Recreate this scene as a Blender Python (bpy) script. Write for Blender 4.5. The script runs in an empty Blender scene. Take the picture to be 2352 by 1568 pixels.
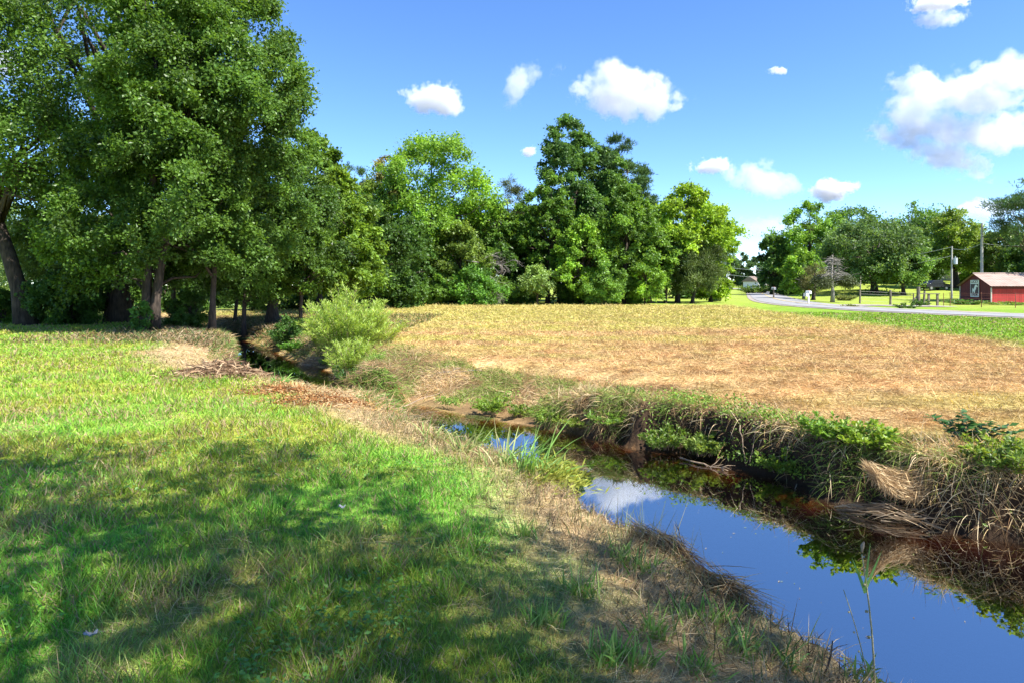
import bpy, math, random
import numpy as np
from mathutils import Vector

S = bpy.context.scene
COL = S.collection
R = math.radians

# ------------------------------------------------------------------ camera, sky, sun, exposure
CAM_H = 1.75
F = 1568.0            # focal length in pixels of a 2352 px wide picture (24 mm lens)
CX, HY = 1176.0, 655.0
cam = bpy.data.cameras.new('camera')
cam_ob = bpy.data.objects.new('camera', cam)
COL.objects.link(cam_ob)
S.camera = cam_ob
cam.lens = 24
cam.shift_y = -0.0548
cam.clip_start = 0.05
cam.clip_end = 20000
cam_ob.location = (0, 0, CAM_H)
cam_ob.rotation_euler = (math.pi / 2, 0, 0)

SUN_EL, SUN_AZ = 52.0, 122.0      # azimuth clockwise from +Y
SUN = Vector((math.sin(R(SUN_AZ)) * math.cos(R(SUN_EL)), math.cos(R(SUN_AZ)) * math.cos(R(SUN_EL)), math.sin(R(SUN_EL))))
world = bpy.data.worlds.new('World')
S.world = world
world.use_nodes = True
wn = world.node_tree
sky = wn.nodes.new('ShaderNodeTexSky')
sky.sky_type = 'NISHITA'
sky.sun_disc = False
sky.sun_elevation = R(SUN_EL)
sky.sun_rotation = R(SUN_AZ)
sky.altitude = 2600
sky.air_density = 0.95
sky.dust_density = 0.15
sky.ozone_density = 4.0
hs = wn.nodes.new('ShaderNodeHueSaturation')
hs.inputs['Hue'].default_value = 0.505
hs.inputs['Saturation'].default_value = 1.14
wn.links.new(sky.outputs[0], hs.inputs['Color'])
wn.links.new(hs.outputs[0], wn.nodes['Background'].inputs[0])
wn.nodes['Background'].inputs[1].default_value = 0.116

lamp = bpy.data.lights.new('sun', 'SUN')
lamp.energy = 4.6
lamp.angle = R(0.5)
lamp.color = (1.0, 0.955, 0.88)
sun_ob = bpy.data.objects.new('sun', lamp)
COL.objects.link(sun_ob)
sun_ob.rotation_euler = SUN.to_track_quat('Z', 'Y').to_euler()
sun_ob.location = SUN * 60

S.view_settings.view_transform = 'Standard'
S.view_settings.look = 'None'
S.view_settings.exposure = 1.5
S.view_settings.gamma = 1
S.render.engine = 'CYCLES'
S.cycles.max_bounces = 8
S.cycles.diffuse_bounces = 4
S.cycles.transparent_max_bounces = 8
S.cycles.volume_bounces = 6
S.cycles.volume_step_rate = 1
S.cycles.volume_max_steps = 128
S.cycles.use_denoising = True

rng = np.random.default_rng(7)
random.seed(7)


# ------------------------------------------------------------------ helpers
def wx(X, y): return (X - CX) * y / F
def wz(Y, y): return CAM_H + (HY - Y) * y / F
def sstep(a, b, x):
    t = np.clip((np.asarray(x, float) - a) / (b - a), 0, 1)
    return t * t * (3 - 2 * t)


_perm = np.random.default_rng(3).random((64, 64))
def vnoise(x, y):
    x = np.asarray(x, float); y = np.asarray(y, float)
    xi = np.floor(x).astype(int); yi = np.floor(y).astype(int)
    fx = x - xi; fy = y - yi
    fx = fx * fx * (3 - 2 * fx); fy = fy * fy * (3 - 2 * fy)
    g = lambda i, j: _perm[i & 63, j & 63]
    return (g(xi, yi) * (1 - fx) + g(xi + 1, yi) * fx) * (1 - fy) + (g(xi, yi + 1) * (1 - fx) + g(xi + 1, yi + 1) * fx) * fy
def fbm(x, y, o=4):
    s = 0; a = .5
    for k in range(o):
        s = s + a * vnoise(x * 2 ** k + 17.3 * k, y * 2 ** k + 9.1 * k); a *= .5
    return s / (1 - .5 ** o)


def np_mesh(name, verts, faces, cols=None, smooth=False):
    """faces: list of int arrays, each (n,3) or (n,4)"""
    me = bpy.data.meshes.new(name)
    verts = np.ascontiguousarray(verts, np.float32)
    me.vertices.add(len(verts))
    me.vertices.foreach_set('co', verts.ravel())
    if not isinstance(faces, list): faces = [faces]
    faces = [f for f in faces if len(f)]
    loops = np.concatenate([f.ravel() for f in faces]).astype(np.int32)
    sizes = np.concatenate([np.full(len(f), f.shape[1], np.int32) for f in faces])
    starts = np.concatenate([[0], np.cumsum(sizes)[:-1]]).astype(np.int32)
    me.loops.add(len(loops)); me.loops.foreach_set('vertex_index', loops)
    me.polygons.add(len(sizes))
    me.polygons.foreach_set('loop_start', starts)
    me.polygons.foreach_set('loop_total', sizes)
    me.polygons.foreach_set('use_smooth', np.full(len(sizes), smooth, bool))
    me.update(calc_edges=True)
    if cols is not None:
        a = me.color_attributes.new('Col', 'FLOAT_COLOR', 'POINT')
        c = np.ones((len(verts), 4), np.float32); c[:, :3] = np.clip(cols, 0, 1)
        a.data.foreach_set('color', c.ravel())
    return me


def put(name, me, mat, parent=None, loc=None):
    o = bpy.data.objects.new(name, me)
    COL.objects.link(o)
    if mat is not None and not me.materials: me.materials.append(mat)
    if parent is not None: o.parent = parent
    if loc is not None: o.location = loc
    return o


def empty(name, loc, rz=0):
    o = bpy.data.objects.new(name, None)
    COL.objects.link(o); o.location = loc; o.rotation_euler = (0, 0, rz)
    o.empty_display_size = .2
    return o


def tag(o, label=None, cat=None, group=None, kind=None):
    if label: o['label'] = label
    if cat: o['category'] = cat
    if group: o['group'] = group
    if kind: o['kind'] = kind
    return o


class MB:
    """collects boxes, tubes and polygons into one mesh"""
    def __init__(s): s.v = []; s.f3 = []; s.f4 = []; s.n = 0; s.poly = []
    def add(s, v, f):
        f = np.asarray(f) + s.n
        (s.f3 if f.shape[1] == 3 else s.f4).append(f)
        s.v.append(np.asarray(v, float)); s.n += len(v)
    def box(s, c, d, rot=None):
        x, y, z = [q / 2 for q in d]
        v = np.array([[-x, -y, -z], [x, -y, -z], [x, y, -z], [-x, y, -z], [-x, -y, z], [x, -y, z], [x, y, z], [-x, y, z]])
        if rot is not None: v = v @ np.array(rot).T
        s.add(v + np.array(c), [[0, 3, 2, 1], [4, 5, 6, 7], [0, 1, 5, 4], [1, 2, 6, 5], [2, 3, 7, 6], [3, 0, 4, 7]])
    def hexa(s, v):
        s.add(v, [[0, 3, 2, 1], [4, 5, 6, 7], [0, 1, 5, 4], [1, 2, 6, 5], [2, 3, 7, 6], [3, 0, 4, 7]])
    def tube(s, pts, rad, n=8):
        pts = np.asarray(pts, float); rad = np.broadcast_to(np.asarray(rad, float), (len(pts),))
        t = np.gradient(pts, axis=0); t /= np.linalg.norm(t, axis=1, keepdims=True) + 1e-9
        up = np.array([0, 0, 1.]) if abs(t[0][2]) < .8 else np.array([1., 0, 0])
        u = np.cross(t, up); u /= np.linalg.norm(u, axis=1, keepdims=True) + 1e-9
        w = np.cross(t, u)
        a = np.linspace(0, 2 * np.pi, n, endpoint=False)
        ring = pts[:, None] + rad[:, None, None] * (np.cos(a)[None, :, None] * u[:, None] + np.sin(a)[None, :, None] * w[:, None])
        m = len(pts)
        v = np.concatenate([ring.reshape(-1, 3), pts[:1], pts[-1:]])
        i, j = np.meshgrid(np.arange(m - 1), np.arange(n), indexing='ij')
        j2 = (j + 1) % n
        s.add(v, np.stack([i * n + j, i * n + j2, (i + 1) * n + j2, (i + 1) * n + j], -1).reshape(-1, 4))
        k = np.arange(n); k2 = (k + 1) % n
        o = s.n - len(v)
        s.f3.append(np.stack([k2, k, np.full(n, m * n)], -1) + o)
        s.f3.append(np.stack([(m - 1) * n + k, (m - 1) * n + k2, np.full(n, m * n + 1)], -1) + o)
    def mesh(s, name, smooth=False, cols=None):
        fs = []
        if s.f4: fs.append(np.concatenate(s.f4))
        if s.f3: fs.append(np.concatenate(s.f3))
        return np_mesh(name, np.concatenate(s.v), fs, cols, smooth)
    def build(s, name, mat, parent=None, smooth=False, loc=None):
        return put(name, s.mesh(name, smooth), mat, parent, loc)


# ------------------------------------------------------------------ materials
def new_mat(name):
    m = bpy.data.materials.new(name); m.use_nodes = True
    return m, m.node_tree, m.node_tree.nodes, m.node_tree.links.new


def mat_leaf(name, trans=.4, rough=.45, spec=.4, tint=(1.25, 1.15, .6), use_attr=True, col=(.1, .2, .03)):
    m, t, n, L = new_mat(name)
    n.clear()
    out = n.new('ShaderNodeOutputMaterial')
    p = n.new('ShaderNodeBsdfPrincipled'); p.inputs['Roughness'].default_value = rough
    p.inputs['Specular IOR Level'].default_value = spec
    tr = n.new('ShaderNodeBsdfTranslucent'); mix = n.new('ShaderNodeMixShader'); mix.inputs[0].default_value = trans
    mul = n.new('ShaderNodeMix'); mul.data_type = 'RGBA'; mul.blend_type = 'MULTIPLY'; mul.inputs[0].default_value = 1
    mul.inputs[7].default_value = (*tint, 1)
    if use_attr:
        a = n.new('ShaderNodeAttribute'); a.attribute_name = 'Col'; src = a.outputs['Color']
    else:
        rgb = n.new('ShaderNodeRGB'); rgb.outputs[0].default_value = (*col, 1); src = rgb.outputs[0]
    L(src, p.inputs['Base Color']); L(src, mul.inputs[6]); L(mul.outputs[2], tr.inputs['Color'])
    L(p.outputs[0], mix.inputs[1]); L(tr.outputs[0], mix.inputs[2]); L(mix.outputs[0], out.inputs['Surface'])
    return m


def mat_noise(name, c1, c2, scale=4, rough=.85, bump=.3, stretch=(1, 1, 1), detail=6, metal=0, c3=None):
    m, t, n, L = new_mat(name)
    p = n['Principled BSDF']; p.inputs['Roughness'].default_value = rough; p.inputs['Metallic'].default_value = metal
    tc = n.new('ShaderNodeTexCoord'); mp = n.new('ShaderNodeMapping'); mp.inputs['Scale'].default_value = stretch
    nz = n.new('ShaderNodeTexNoise'); nz.inputs['Scale'].default_value = scale; nz.inputs['Detail'].default_value = detail
    L(tc.outputs['Object'], mp.inputs[0]); L(mp.outputs[0], nz.inputs['Vector'])
    cr = n.new('ShaderNodeValToRGB'); e = cr.color_ramp.elements
    e[0].position = .32; e[0].color = (*c1, 1); e[1].position = .68; e[1].color = (*c2, 1)
    if c3:
        q = cr.color_ramp.elements.new(.78); q.color = (*c3, 1)
    L(nz.outputs[0], cr.inputs[0]); L(cr.outputs[0], p.inputs['Base Color'])
    if bump:
        b = n.new('ShaderNodeBump'); b.inputs['Strength'].default_value = bump; b.inputs['Distance'].default_value = .03
        L(nz.outputs[0], b.inputs['Height']); L(b.outputs[0], p.inputs['Normal'])
    return m


def mat_plain(name, c, rough=.5, metal=0, spec=.5):
    m, t, n, L = new_mat(name); p = n['Principled BSDF']
    p.inputs['Base Color'].default_value = (*c, 1); p.inputs['Roughness'].default_value = rough
    p.inputs['Metallic'].default_value = metal; p.inputs['Specular IOR Level'].default_value = spec
    return m


M_LEAF = mat_leaf('tree_leaf', .46, .42, .36)
M_NEEDLE = mat_leaf('pine_needle', .2, .5, .3)
M_GRASS = mat_leaf('grass_blade', .4, .5, .3, (1.2, 1.1, .6))
M_STRAW = mat_leaf('dry_straw', .25, .65, .2, (1.1, 1, .85))
M_BARK = mat_noise('bark', (.02, .014, .01), (.085, .062, .045), 6, .95, .9, (2.2, 2.2, .45))
M_BARKG = mat_noise('grey_bark', (.16, .14, .12), (.33, .3, .27), 6, .95, .7, (2, 2, .5))
M_BARKP = mat_noise('pine_bark', (.05, .032, .022), (.16, .1, .07), 5, .95, .8, (2, 2, .6))
M_TWIG = mat_noise('dry_twig', (.16, .11, .07), (.36, .27, .18), 18, .9, .3)
M_DARKTWIG = mat_noise('dark_twig', (.035, .025, .018), (.1, .07, .05), 18, .9, .3)


# ------------------------------------------------------------------ creek and terrain
WATER = -0.7
# left line follows the grassy lip, right line follows the water's edge
LL = np.array([(3.6, -3), (3.0, 0), (2.25, 2.0), (1.77, 3.18), (1.36, 4.06), (1.22, 4.75), (.62, 5.86), (.45, 6.9), (-.15, 7.7),
               (-.75, 8.4), (-1.55, 9.9), (-2.35, 11.9), (-3.3, 13.6), (-4.9, 15.0), (-6.9, 16.8), (-8.3, 19.5), (-9.3, 22.5),
               (-10.6, 25.5), (-12.8, 29), (-16, 34), (-20, 40)])
RR = np.array([(9.5, -3), (8.2, 0), (7.0, 2.2), (6.3, 4.2), (5.05, 6.35), (4.3, 6.95), (3.75, 7.6), (3.23, 8.83), (2.63, 9.73), (1.55, 10.8),
               (.56, 11.8), (-.63, 12.9), (-1.75, 13.9), (-2.4, 14.2), (-2.9, 15.1), (-3.7, 16.4), (-4.3, 18.2), (-5.6, 20.4), (-7.2, 22.6),
               (-8.9, 25.8), (-11.2, 29.4), (-14.4, 34.4), (-18.4, 40.4)])


def seg_dist(P, line):
    """distance and arc parameter of points P (n,2) to a polyline"""
    best = np.full(len(P), 1e9); arc = np.zeros(len(P)); acc = 0
    for a, b in zip(line[:-1], line[1:]):
        d = b - a; L2 = d @ d
        t = np.clip(((P - a) @ d) / L2, 0, 1)
        q = a + t[:, None] * d
        r = np.hypot(P[:, 0] - q[:, 0], P[:, 1] - q[:, 1])
        m = r < best
        best[m] = r[m]; arc[m] = acc + t[m] * math.sqrt(L2)
        acc += math.sqrt(L2)
    return best, arc


POLY = np.concatenate([LL, RR[::-1]])
def inside(P):
    c = np.zeros(len(P), bool)
    a = POLY; b = np.roll(POLY, -1, 0)
    for p, q in zip(a, b):
        if p[1] == q[1]: continue
        k = ((p[1] > P[:, 1]) != (q[1] > P[:, 1])) & (P[:, 0] < (q[0] - p[0]) * (P[:, 1] - p[1]) / (q[1] - p[1]) + p[0])
        c ^= k
    return c


ROAD = np.array([(46, -30), (40.0, 8), (31.5, 30), (28.4, 38), (25.6, 47), (25.2, 56), (27.2, 68), (31.5, 82), (37.5, 100), (46, 125), (58, 160), (72, 205), (84, 240), (88, 300), (60, 380)], float)
def smooth_line(p, n):
    for _ in range(n):
        q = [p[0]]
        for a, b in zip(p[:-1], p[1:]): q += [a * .75 + b * .25, a * .25 + b * .75]
        q.append(p[-1]); p = np.array(q)
    return p
ROADS = smooth_line(ROAD, 3)
DRIVE = smooth_line(np.array([(27.0, 56.5), (30.0, 58.5), (33.5, 60.5), (37, 62.5), (41, 64.0)], float), 2)


def road_x(y): return np.interp(y, ROADS[:, 1], ROADS[:, 0])


def terrain_parts(x, y):
    x = np.asarray(x, float).ravel(); y = np.asarray(y, float).ravel()
    P = np.stack([x, y], -1)
    near = (np.abs(x) < 26) & (y > -6) & (y < 46)
    d = np.full(len(x), 30.0); side = np.where(x > np.interp(y, RR[:, 1], RR[:, 0]), 1.0, -1.0); ins = np.zeros(len(x), bool)
    dl = np.full(len(x), 30.0)
    if near.any():
        Q = P[near]
        a, _ = seg_dist(Q, LL); b, _ = seg_dist(Q, RR); i = inside(Q)
        d[near] = np.where(i, -np.minimum(a, b), np.minimum(a, b)); side[near] = np.where(b < a, 1.0, -1.0); ins[near] = i
        dl[near] = np.where(i, -a, a)
    return x, y, d, side, ins, dl


def height(x, y, full=False):
    shp = np.shape(x)
    x, y, d, side, ins, dl = terrain_parts(x, y)
    # broad relief
    g = .05 * (fbm(x * .12, y * .12, 3) - .5) * sstep(2, 12, np.hypot(x, y)) + .03 * (fbm(x * .9, y * .9, 3) - .5)
    right = sstep(2, 16, x - road_x(y))
    g = g + right * (-.3 * sstep(42, 60, y) + 3.0 * sstep(84, 150, y + .22 * (x - 45)))
    g = g + .8 * sstep(150, 400, y)
    # creek
    wob = (vnoise(x * 2.2, y * 2.2) - .5) * .3 + (vnoise(x * 5, y * 5) - .5) * .14
    dd = d + wob * sstep(-.9, -.2, -np.abs(d))
    wR = .24 + 1.5 * sstep(11.2, 13.5, y) * (1 - sstep(15, 16.5, y)) + .5 * sstep(17, 19, y)
    topR = -.06 - .12 * sstep(11, 13, y)
    zr = np.where(dd < 0, WATER - .55 * sstep(0, 1.1, -dd), WATER + (topR - WATER) * sstep(0, 1, dd / wR) + (-topR) * sstep(0, 1, (dd - wR) / 1.6))
    dip = -.36 * sstep(11.6, 13.6, y) * (1 - sstep(19, 22, y))
    zl = np.where(dd < 0, -.13 + dip - (.68 + dip) * sstep(0, .34, -dd) - .45 * sstep(.3, 1.3, -dd), (-.13 + dip) * (1 - sstep(0, 1.5, dd)))
    # brush dam between the two pools raises the bed on the left
    c = np.where(side > 0, zr, zl)
    plug = np.exp(-(((x + 2.9) / .8) ** 2 + ((y - 14.0) / .75) ** 2))
    c = np.maximum(c, -1.3 + 1.12 * np.minimum(plug * 1.5, 1))
    near = sstep(0, 1, (2.6 - d) / .6)
    z = g * (1 - near) + (c + g * .4) * near
    if full: return z.reshape(shp), d, side, ins, dl
    return z.reshape(shp)


def h1(x, y): return float(height(np.array([x]), np.array([y]))[0])


def ground_at(X, Y, lo=2.0, hi=400.0):
    """walk the sight line through a picture point down to the ground"""
    ys = np.concatenate([np.arange(lo, 30, .05), np.arange(30, hi, .25)])
    z = height(wx(X, ys), ys); k = np.argmax(wz(Y, ys) < z)
    y = float(ys[k]); return wx(X, y), y, float(z[k])


# albedo of what grows where; returns rgb, green share, straw share
C_LAWN = np.array([.215, .41, .055]); C_LAWNY = np.array([.31, .34, .05]); C_STRAW = np.array([.58, .405, .19]); C_RUST = np.array([.41, .22, .09])
C_TAN = np.array([.44, .33, .19]); C_VERGE = np.array([.17, .30, .025]); C_SOIL = np.array([.055, .035, .022]); C_LITTER = np.array([.14, .095, .06])
C_FIELDY = np.array([.44, .42, .10])


def cover(x, y):
    x, y, d, side, ins, dl = terrain_parts(x, y)
    n1 = fbm(x * .7, y * .7, 4); n2 = fbm(x * 2.3 + 5, y * 2.3, 3); n3 = fbm(x * .22 + 3, y * .22 + 8, 3); n4 = fbm(x * .12, y * .5 + 4, 4)
    rgb = np.zeros((len(x), 3))
    left = (side < 0) | (x < np.interp(y, LL[:, 1], LL[:, 0]))
    # left lawn
    yel = np.clip(sstep(.4, .7, n1) * .8 + sstep(5, 12, y) * .65, 0, 1)[:, None]  # random yellow patches, plus sunlight on the farther lawn put into the colour
    lawn = C_LAWN * (1 - yel) + C_LAWNY * yel
    wid = 1.1 - .45 * sstep(4.5, 7, y) + .5 * sstep(8, 10, y) + .8 * sstep(11, 16, y)
    brown = 1 - sstep(-.45, .55, (d - wid * (.55 + .9 * n1)) / .8)
    bare = sstep(.52, .7, fbm(x * 1.1 + 40, y * 1.1, 4))
    brown = brown * (.82 + .18 * sstep(.3, .6, n2)); brown = np.maximum(brown, bare * .32 * (1 - sstep(5, 12, y)))
    litter = sstep(20.5, 23, y + 1.2 * n2) * sstep(-16, -11, x) * (1 - sstep(36, 44, y))
    dirtc = C_TAN * (1 - .5 * n2[:, None]) + C_STRAW * .45 * n2[:, None]
    b = brown[:, None]; l = litter[:, None]
    left_rgb = (lawn * (1 - b) + dirtc * b) * (1 - l) + C_LITTER * (.7 + .6 * n2[:, None]) * l
    left_green = (1 - brown) * (1 - litter * .75)
    # the mown field across the creek
    fy = np.clip(sstep(21, 36, y) * .85 + sstep(.45, .68, n4) * .6 + sstep(.52, .72, n1) * .4 - .12, 0, 1)[:, None]
    row = np.sin((y * .97 + x * .22 + 1.1 * n3) * 3.4) * sstep(10, 16, y)
    fy = np.clip(fy + .16 * row[:, None], 0, 1)
    rust = np.clip(sstep(.42, .68, n2) - .22 * row, 0, 1)[:, None]
    rust = rust * (1 - .7 * sstep(20, 34, y)[:, None]); field = (C_STRAW * (1 - rust * .8) + C_RUST * rust * .8) * (1 - fy) + C_FIELDY * fy
    vb = sstep(-1, 1.2, x - (14.9 + (y - 20) * .1) - 2.2 * (n1 - .5)) * sstep(6, 14, y)
    vb = np.maximum(vb, sstep(57, 63, y + 3 * (n1 - .5)))
    vq = (.12 * n3 + .35 * sstep(45, 70, y))[:, None]; vc = C_VERGE * (1 - vq) + C_FIELDY * vq
    right_rgb = field * (1 - vb[:, None]) + vc * vb[:, None]
    right_green = np.clip(fy[:, 0] * .55 + vb, 0, 1)
    lf = left[:, None]
    rgb = np.where(lf, left_rgb, right_rgb)
    green = np.where(left, left_green, right_green)
    # far lawn on the left beyond the trees
    far = (sstep(40, 46, y) * (x < -8 - (y - 40) * .1))[:, None]
    rgb = rgb * (1 - far) + np.array([.20, .25, .05]) * far
    # roadside bare strip on the far side
    rd = x - road_x(y)
    strip = sstep(3.2, 3.9, rd) * (1 - sstep(5.2, 7.5, rd + 3 * n1)) * sstep(20, 30, y) * (1 - sstep(47, 52, y)) * .85
    rgb = rgb * (1 - strip[:, None]) + np.array([.33, .25, .17]) * strip[:, None]
    # bed and cut banks
    z = None
    bed = np.where(side > 0, sstep(.02, .2, -d), sstep(-.06, .08, -d))
    bc = np.where((side > 0)[:, None], np.array([.20, .105, .04]), np.array([.09, .06, .035]))
    rgb = rgb * (1 - bed[:, None]) + bc * bed[:, None]
    cut = sstep(-.3, -.12, d) * (1 - sstep(.3, .5, d)) * (side > 0) * (1 - sstep(11, 13, y))
    rgb = rgb * (1 - cut[:, None]) + C_SOIL * cut[:, None]
    cut2 = (sstep(-.15, .04, d) * (1 - sstep(1.2, 2.0, d)) * (side > 0) * sstep(10.6, 12, y) * .85)[:, None]
    rgb = rgb * (1 - cut2) + np.array([.20, .13, .065]) * cut2
    green = green * (1 - bed) * (1 - cut)
    return rgb, green, d, side, ins, dl


def axis(lo, hi, core0, core1, step, grow):
    a = list(np.arange(core0, core1, step)); s = step
    while a[-1] < hi: s *= grow; a.append(a[-1] + s)
    b = [core0]; s = step
    while b[-1] > lo: s *= grow; b.append(b[-1] - s)
    return np.array(b[:0:-1] + a)


gx = axis(-1500, 1500, -9, 8, .085, 1.045); gy = axis(-150, 2200, 1.5, 21, .085, 1.04)
GX, GY = np.meshgrid(gx, gy, indexing='ij')
gz = height(GX, GY)
grgb = cover(GX, GY)[0]
ni, nj = GX.shape
idx = np.arange(ni * nj).reshape(ni, nj)
gf = np.stack([idx[:-1, :-1], idx[1:, :-1], idx[1:, 1:], idx[:-1, 1:]], -1).reshape(-1, 4)
me = np_mesh('ground', np.stack([GX, GY, gz], -1).reshape(-1, 3), gf, grgb, True)

M_GROUND, t, n, L = new_mat('ground_soil_and_turf')
p = n['Principled BSDF']; p.inputs['Roughness'].default_value = .95; p.inputs['Specular IOR Level'].default_value = .1
at = n.new('ShaderNodeAttribute'); at.attribute_name = 'Col'
ge = n.new('ShaderNodeNewGeometry')
z1 = n.new('ShaderNodeTexNoise'); z1.inputs['Scale'].default_value = 9; z1.inputs['Detail'].default_value = 8; z1.inputs['Roughness'].default_value = .7
z2 = n.new('ShaderNodeTexNoise'); z2.inputs['Scale'].default_value = 1.4; z2.inputs['Detail'].default_value = 6
mpp = n.new('ShaderNodeMapping'); mpp.inputs['Scale'].default_value = (.5, 1.3, 1)
L(ge.outputs['Position'], z1.inputs['Vector']); L(ge.outputs['Position'], mpp.inputs[0]); L(mpp.outputs[0], z2.inputs['Vector'])
ma = n.new('ShaderNodeMath'); ma.operation = 'MULTIPLY'; L(z1.outputs[0], ma.inputs[0]); L(z2.outputs[0], ma.inputs[1])
mr = n.new('ShaderNodeMapRange'); mr.inputs['From Min'].default_value = .1; mr.inputs['From Max'].default_value = .42; mr.inputs['To Min'].default_value = .45; mr.inputs['To Max'].default_value = 1.3
L(ma.outputs[0], mr.inputs['Value'])
vm = n.new('ShaderNodeVectorMath'); vm.operation = 'SCALE'; L(at.outputs['Color'], vm.inputs[0]); L(mr.outputs[0], vm.inputs['Scale'])
L(vm.outputs[0], p.inputs['Base Color'])
bp = n.new('ShaderNodeBump'); bp.inputs['Strength'].default_value = .7; bp.inputs['Distance'].default_value = .06
L(z1.outputs[0], bp.inputs['Height']); L(bp.outputs[0], p.inputs['Normal'])
tag(put('ground', me, M_GROUND), 'gently rolling grassland cut by a narrow creek', kind='structure')

# creek water: a body with a Fresnel surface and tea coloured absorption
M_WATER, t, n, L = new_mat('creek_water'); n.clear()
out = n.new('ShaderNodeOutputMaterial')
tr = n.new('ShaderNodeBsdfTransparent'); gl = n.new('ShaderNodeBsdfGlossy'); gl.inputs['Roughness'].default_value = .012
gl.inputs['Color'].default_value = (.95, .97, 1, 1)
mx = n.new('ShaderNodeMixShader')
fr = n.new('ShaderNodeFresnel'); fr.inputs['IOR'].default_value = 7.0
ge = n.new('ShaderNodeNewGeometry')
bk = n.new('ShaderNodeMath'); bk.operation = 'SUBTRACT'; bk.inputs[0].default_value = 1; L(ge.outputs['Backfacing'], bk.inputs[1])
fm = n.new('ShaderNodeMath'); fm.operation = 'MULTIPLY'; L(fr.outputs[0], fm.inputs[0]); L(bk.outputs[0], fm.inputs[1])
L(fm.outputs[0], mx.inputs[0]); L(tr.outputs[0], mx.inputs[1]); L(gl.outputs[0], mx.inputs[2]); L(mx.outputs[0], out.inputs['Surface'])
ab = n.new('ShaderNodeVolumeAbsorption'); ab.inputs['Color'].default_value = (.70, .5, .28, 1); ab.inputs['Density'].default_value = 15.0
L(ab.outputs[0], out.inputs['Volume'])
wl = LL - np.array([.35, 0]); wr_ = RR + np.array([.9, .25])
wp = np.concatenate([wl, wr_[::-1]])
nl = len(LL); nr = len(RR)
ys = np.linspace(-3, 38, 60)
lx = np.interp(ys, LL[:, 1], LL[:, 0]) - 1.4; rx = np.interp(ys, RR[:, 1], RR[:, 0]) + 1.4
m_ = len(ys)
wv = np.concatenate([np.stack([lx, ys, np.full(m_, WATER)], -1), np.stack([rx, ys, np.full(m_, WATER)], -1),
                     np.stack([lx, ys, np.full(m_, -2.4)], -1), np.stack([rx, ys, np.full(m_, -2.4)], -1)])
k = np.arange(m_ - 1)
wf = np.concatenate([np.stack([k, k + m_, k + m_ + 1, k + 1], -1), np.stack([k + 2 * m_, k + 2 * m_ + 1, k + 3 * m_ + 1, k + 3 * m_], -1),
                     np.stack([k, k + 1, k + 1 + 2 * m_, k + 2 * m_], -1), np.stack([k + m_, k + 3 * m_, k + 3 * m_ + 1, k + m_ + 1], -1),
                     np.array([[0, 2 * m_, 3 * m_, m_], [m_ - 1, 2 * m_ - 1, 4 * m_ - 1, 3 * m_ - 1]])])
tag(put('water', np_mesh('water', wv, wf), M_WATER), 'still brown creek water mirroring the blue sky', kind='structure')


# road, driveway, centre line: sheets laid 4 mm and more above the ground
def ribbon(name, line, w, lift, mat, off=0.0, cols=None, rows=6):
    t = np.gradient(line, axis=0); t /= np.linalg.norm(t, axis=1, keepdims=True)
    nrm = np.stack([t[:, 1], -t[:, 0]], -1)
    s = np.linspace(-.5, .5, rows) * w + off
    P = line[:, None] + s[None, :, None] * nrm[:, None]
    z = height(P[..., 0], P[..., 1]) + lift
    if rows > 2: z[:, 1:-1] += .05 * (1 - (np.linspace(-1, 1, rows)[1:-1]) ** 2)
    m = len(line)
    v = np.concatenate([P, z[..., None]], -1).reshape(-1, 3)
    i, j = np.meshgrid(np.arange(m - 1), np.arange(rows - 1), indexing='ij')
    f = np.stack([i * rows + j, i * rows + j + 1, (i + 1) * rows + j + 1, (i + 1) * rows + j], -1).reshape(-1, 4)
    return put(name, np_mesh(name, v, f, None, True), mat)


def dense(line, step):
    s = np.concatenate([[0], np.cumsum(np.hypot(*np.diff(line, axis=0).T))]); q = np.arange(0, s[-1], step)
    return np.stack([np.interp(q, s, line[:, 0]), np.interp(q, s, line[:, 1])], -1)


M_ASPH = mat_noise('worn_asphalt', (.20, .20, .20), (.27, .265, .26), 1.2, .9, .15)
M_GRAVEL = mat_noise('gravel', (.2, .17, .14), (.33, .29, .25), 2.5, .95, .4)
M_YELLOW = mat_noise('faded_yellow_paint', (.42, .33, .14), (.5, .4, .18), 4, .8, 0)
tag(ribbon('road_shoulder', dense(ROADS, 1.2), 5.8, .03, M_GRAVEL), 'gravelly shoulder along the country road', kind='structure')
tag(ribbon('road', dense(ROADS, 1.2), 4.7, .07, M_ASPH), 'pale two lane country road curving out of sight', kind='structure')
tag(ribbon('road_marking', dense(ROADS, 1.2), .22, .14, M_YELLOW, rows=2), 'faded yellow centre line on the country road', kind='structure')
tag(ribbon('driveway', dense(DRIVE, .8), 2.8, .055, M_GRAVEL), 'grey gravel driveway leaving the road towards the pasture', kind='structure')


# ------------------------------------------------------------------ foliage makers
def nrmz(a): return a / (np.linalg.norm(a, axis=-1, keepdims=True) + 1e-9)


def leaf_mesh(pos, axis_, nor, length, width, cols):
    """kite shaped leaves, folded a little along the middle"""
    n_ = len(pos)
    a = nrmz(axis_); s = nrmz(np.cross(a, nor)); nn = np.cross(s, a)
    Ln = np.broadcast_to(length, (n_,))[:, None]; W = np.broadcast_to(width, (n_,))[:, None]
    v = np.stack([pos, pos + a * Ln * .45 + s * W * .5 + nn * W * .12, pos + a * Ln, pos + a * Ln * .45 - s * W * .5 + nn * W * .12], 1).reshape(-1, 3)
    b = np.arange(n_)[:, None] * 4
    f = np.concatenate([b + np.array([[0, 1, 2]]), b + np.array([[0, 2, 3]])])
    return v, f, np.repeat(cols, 4, 0)


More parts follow.
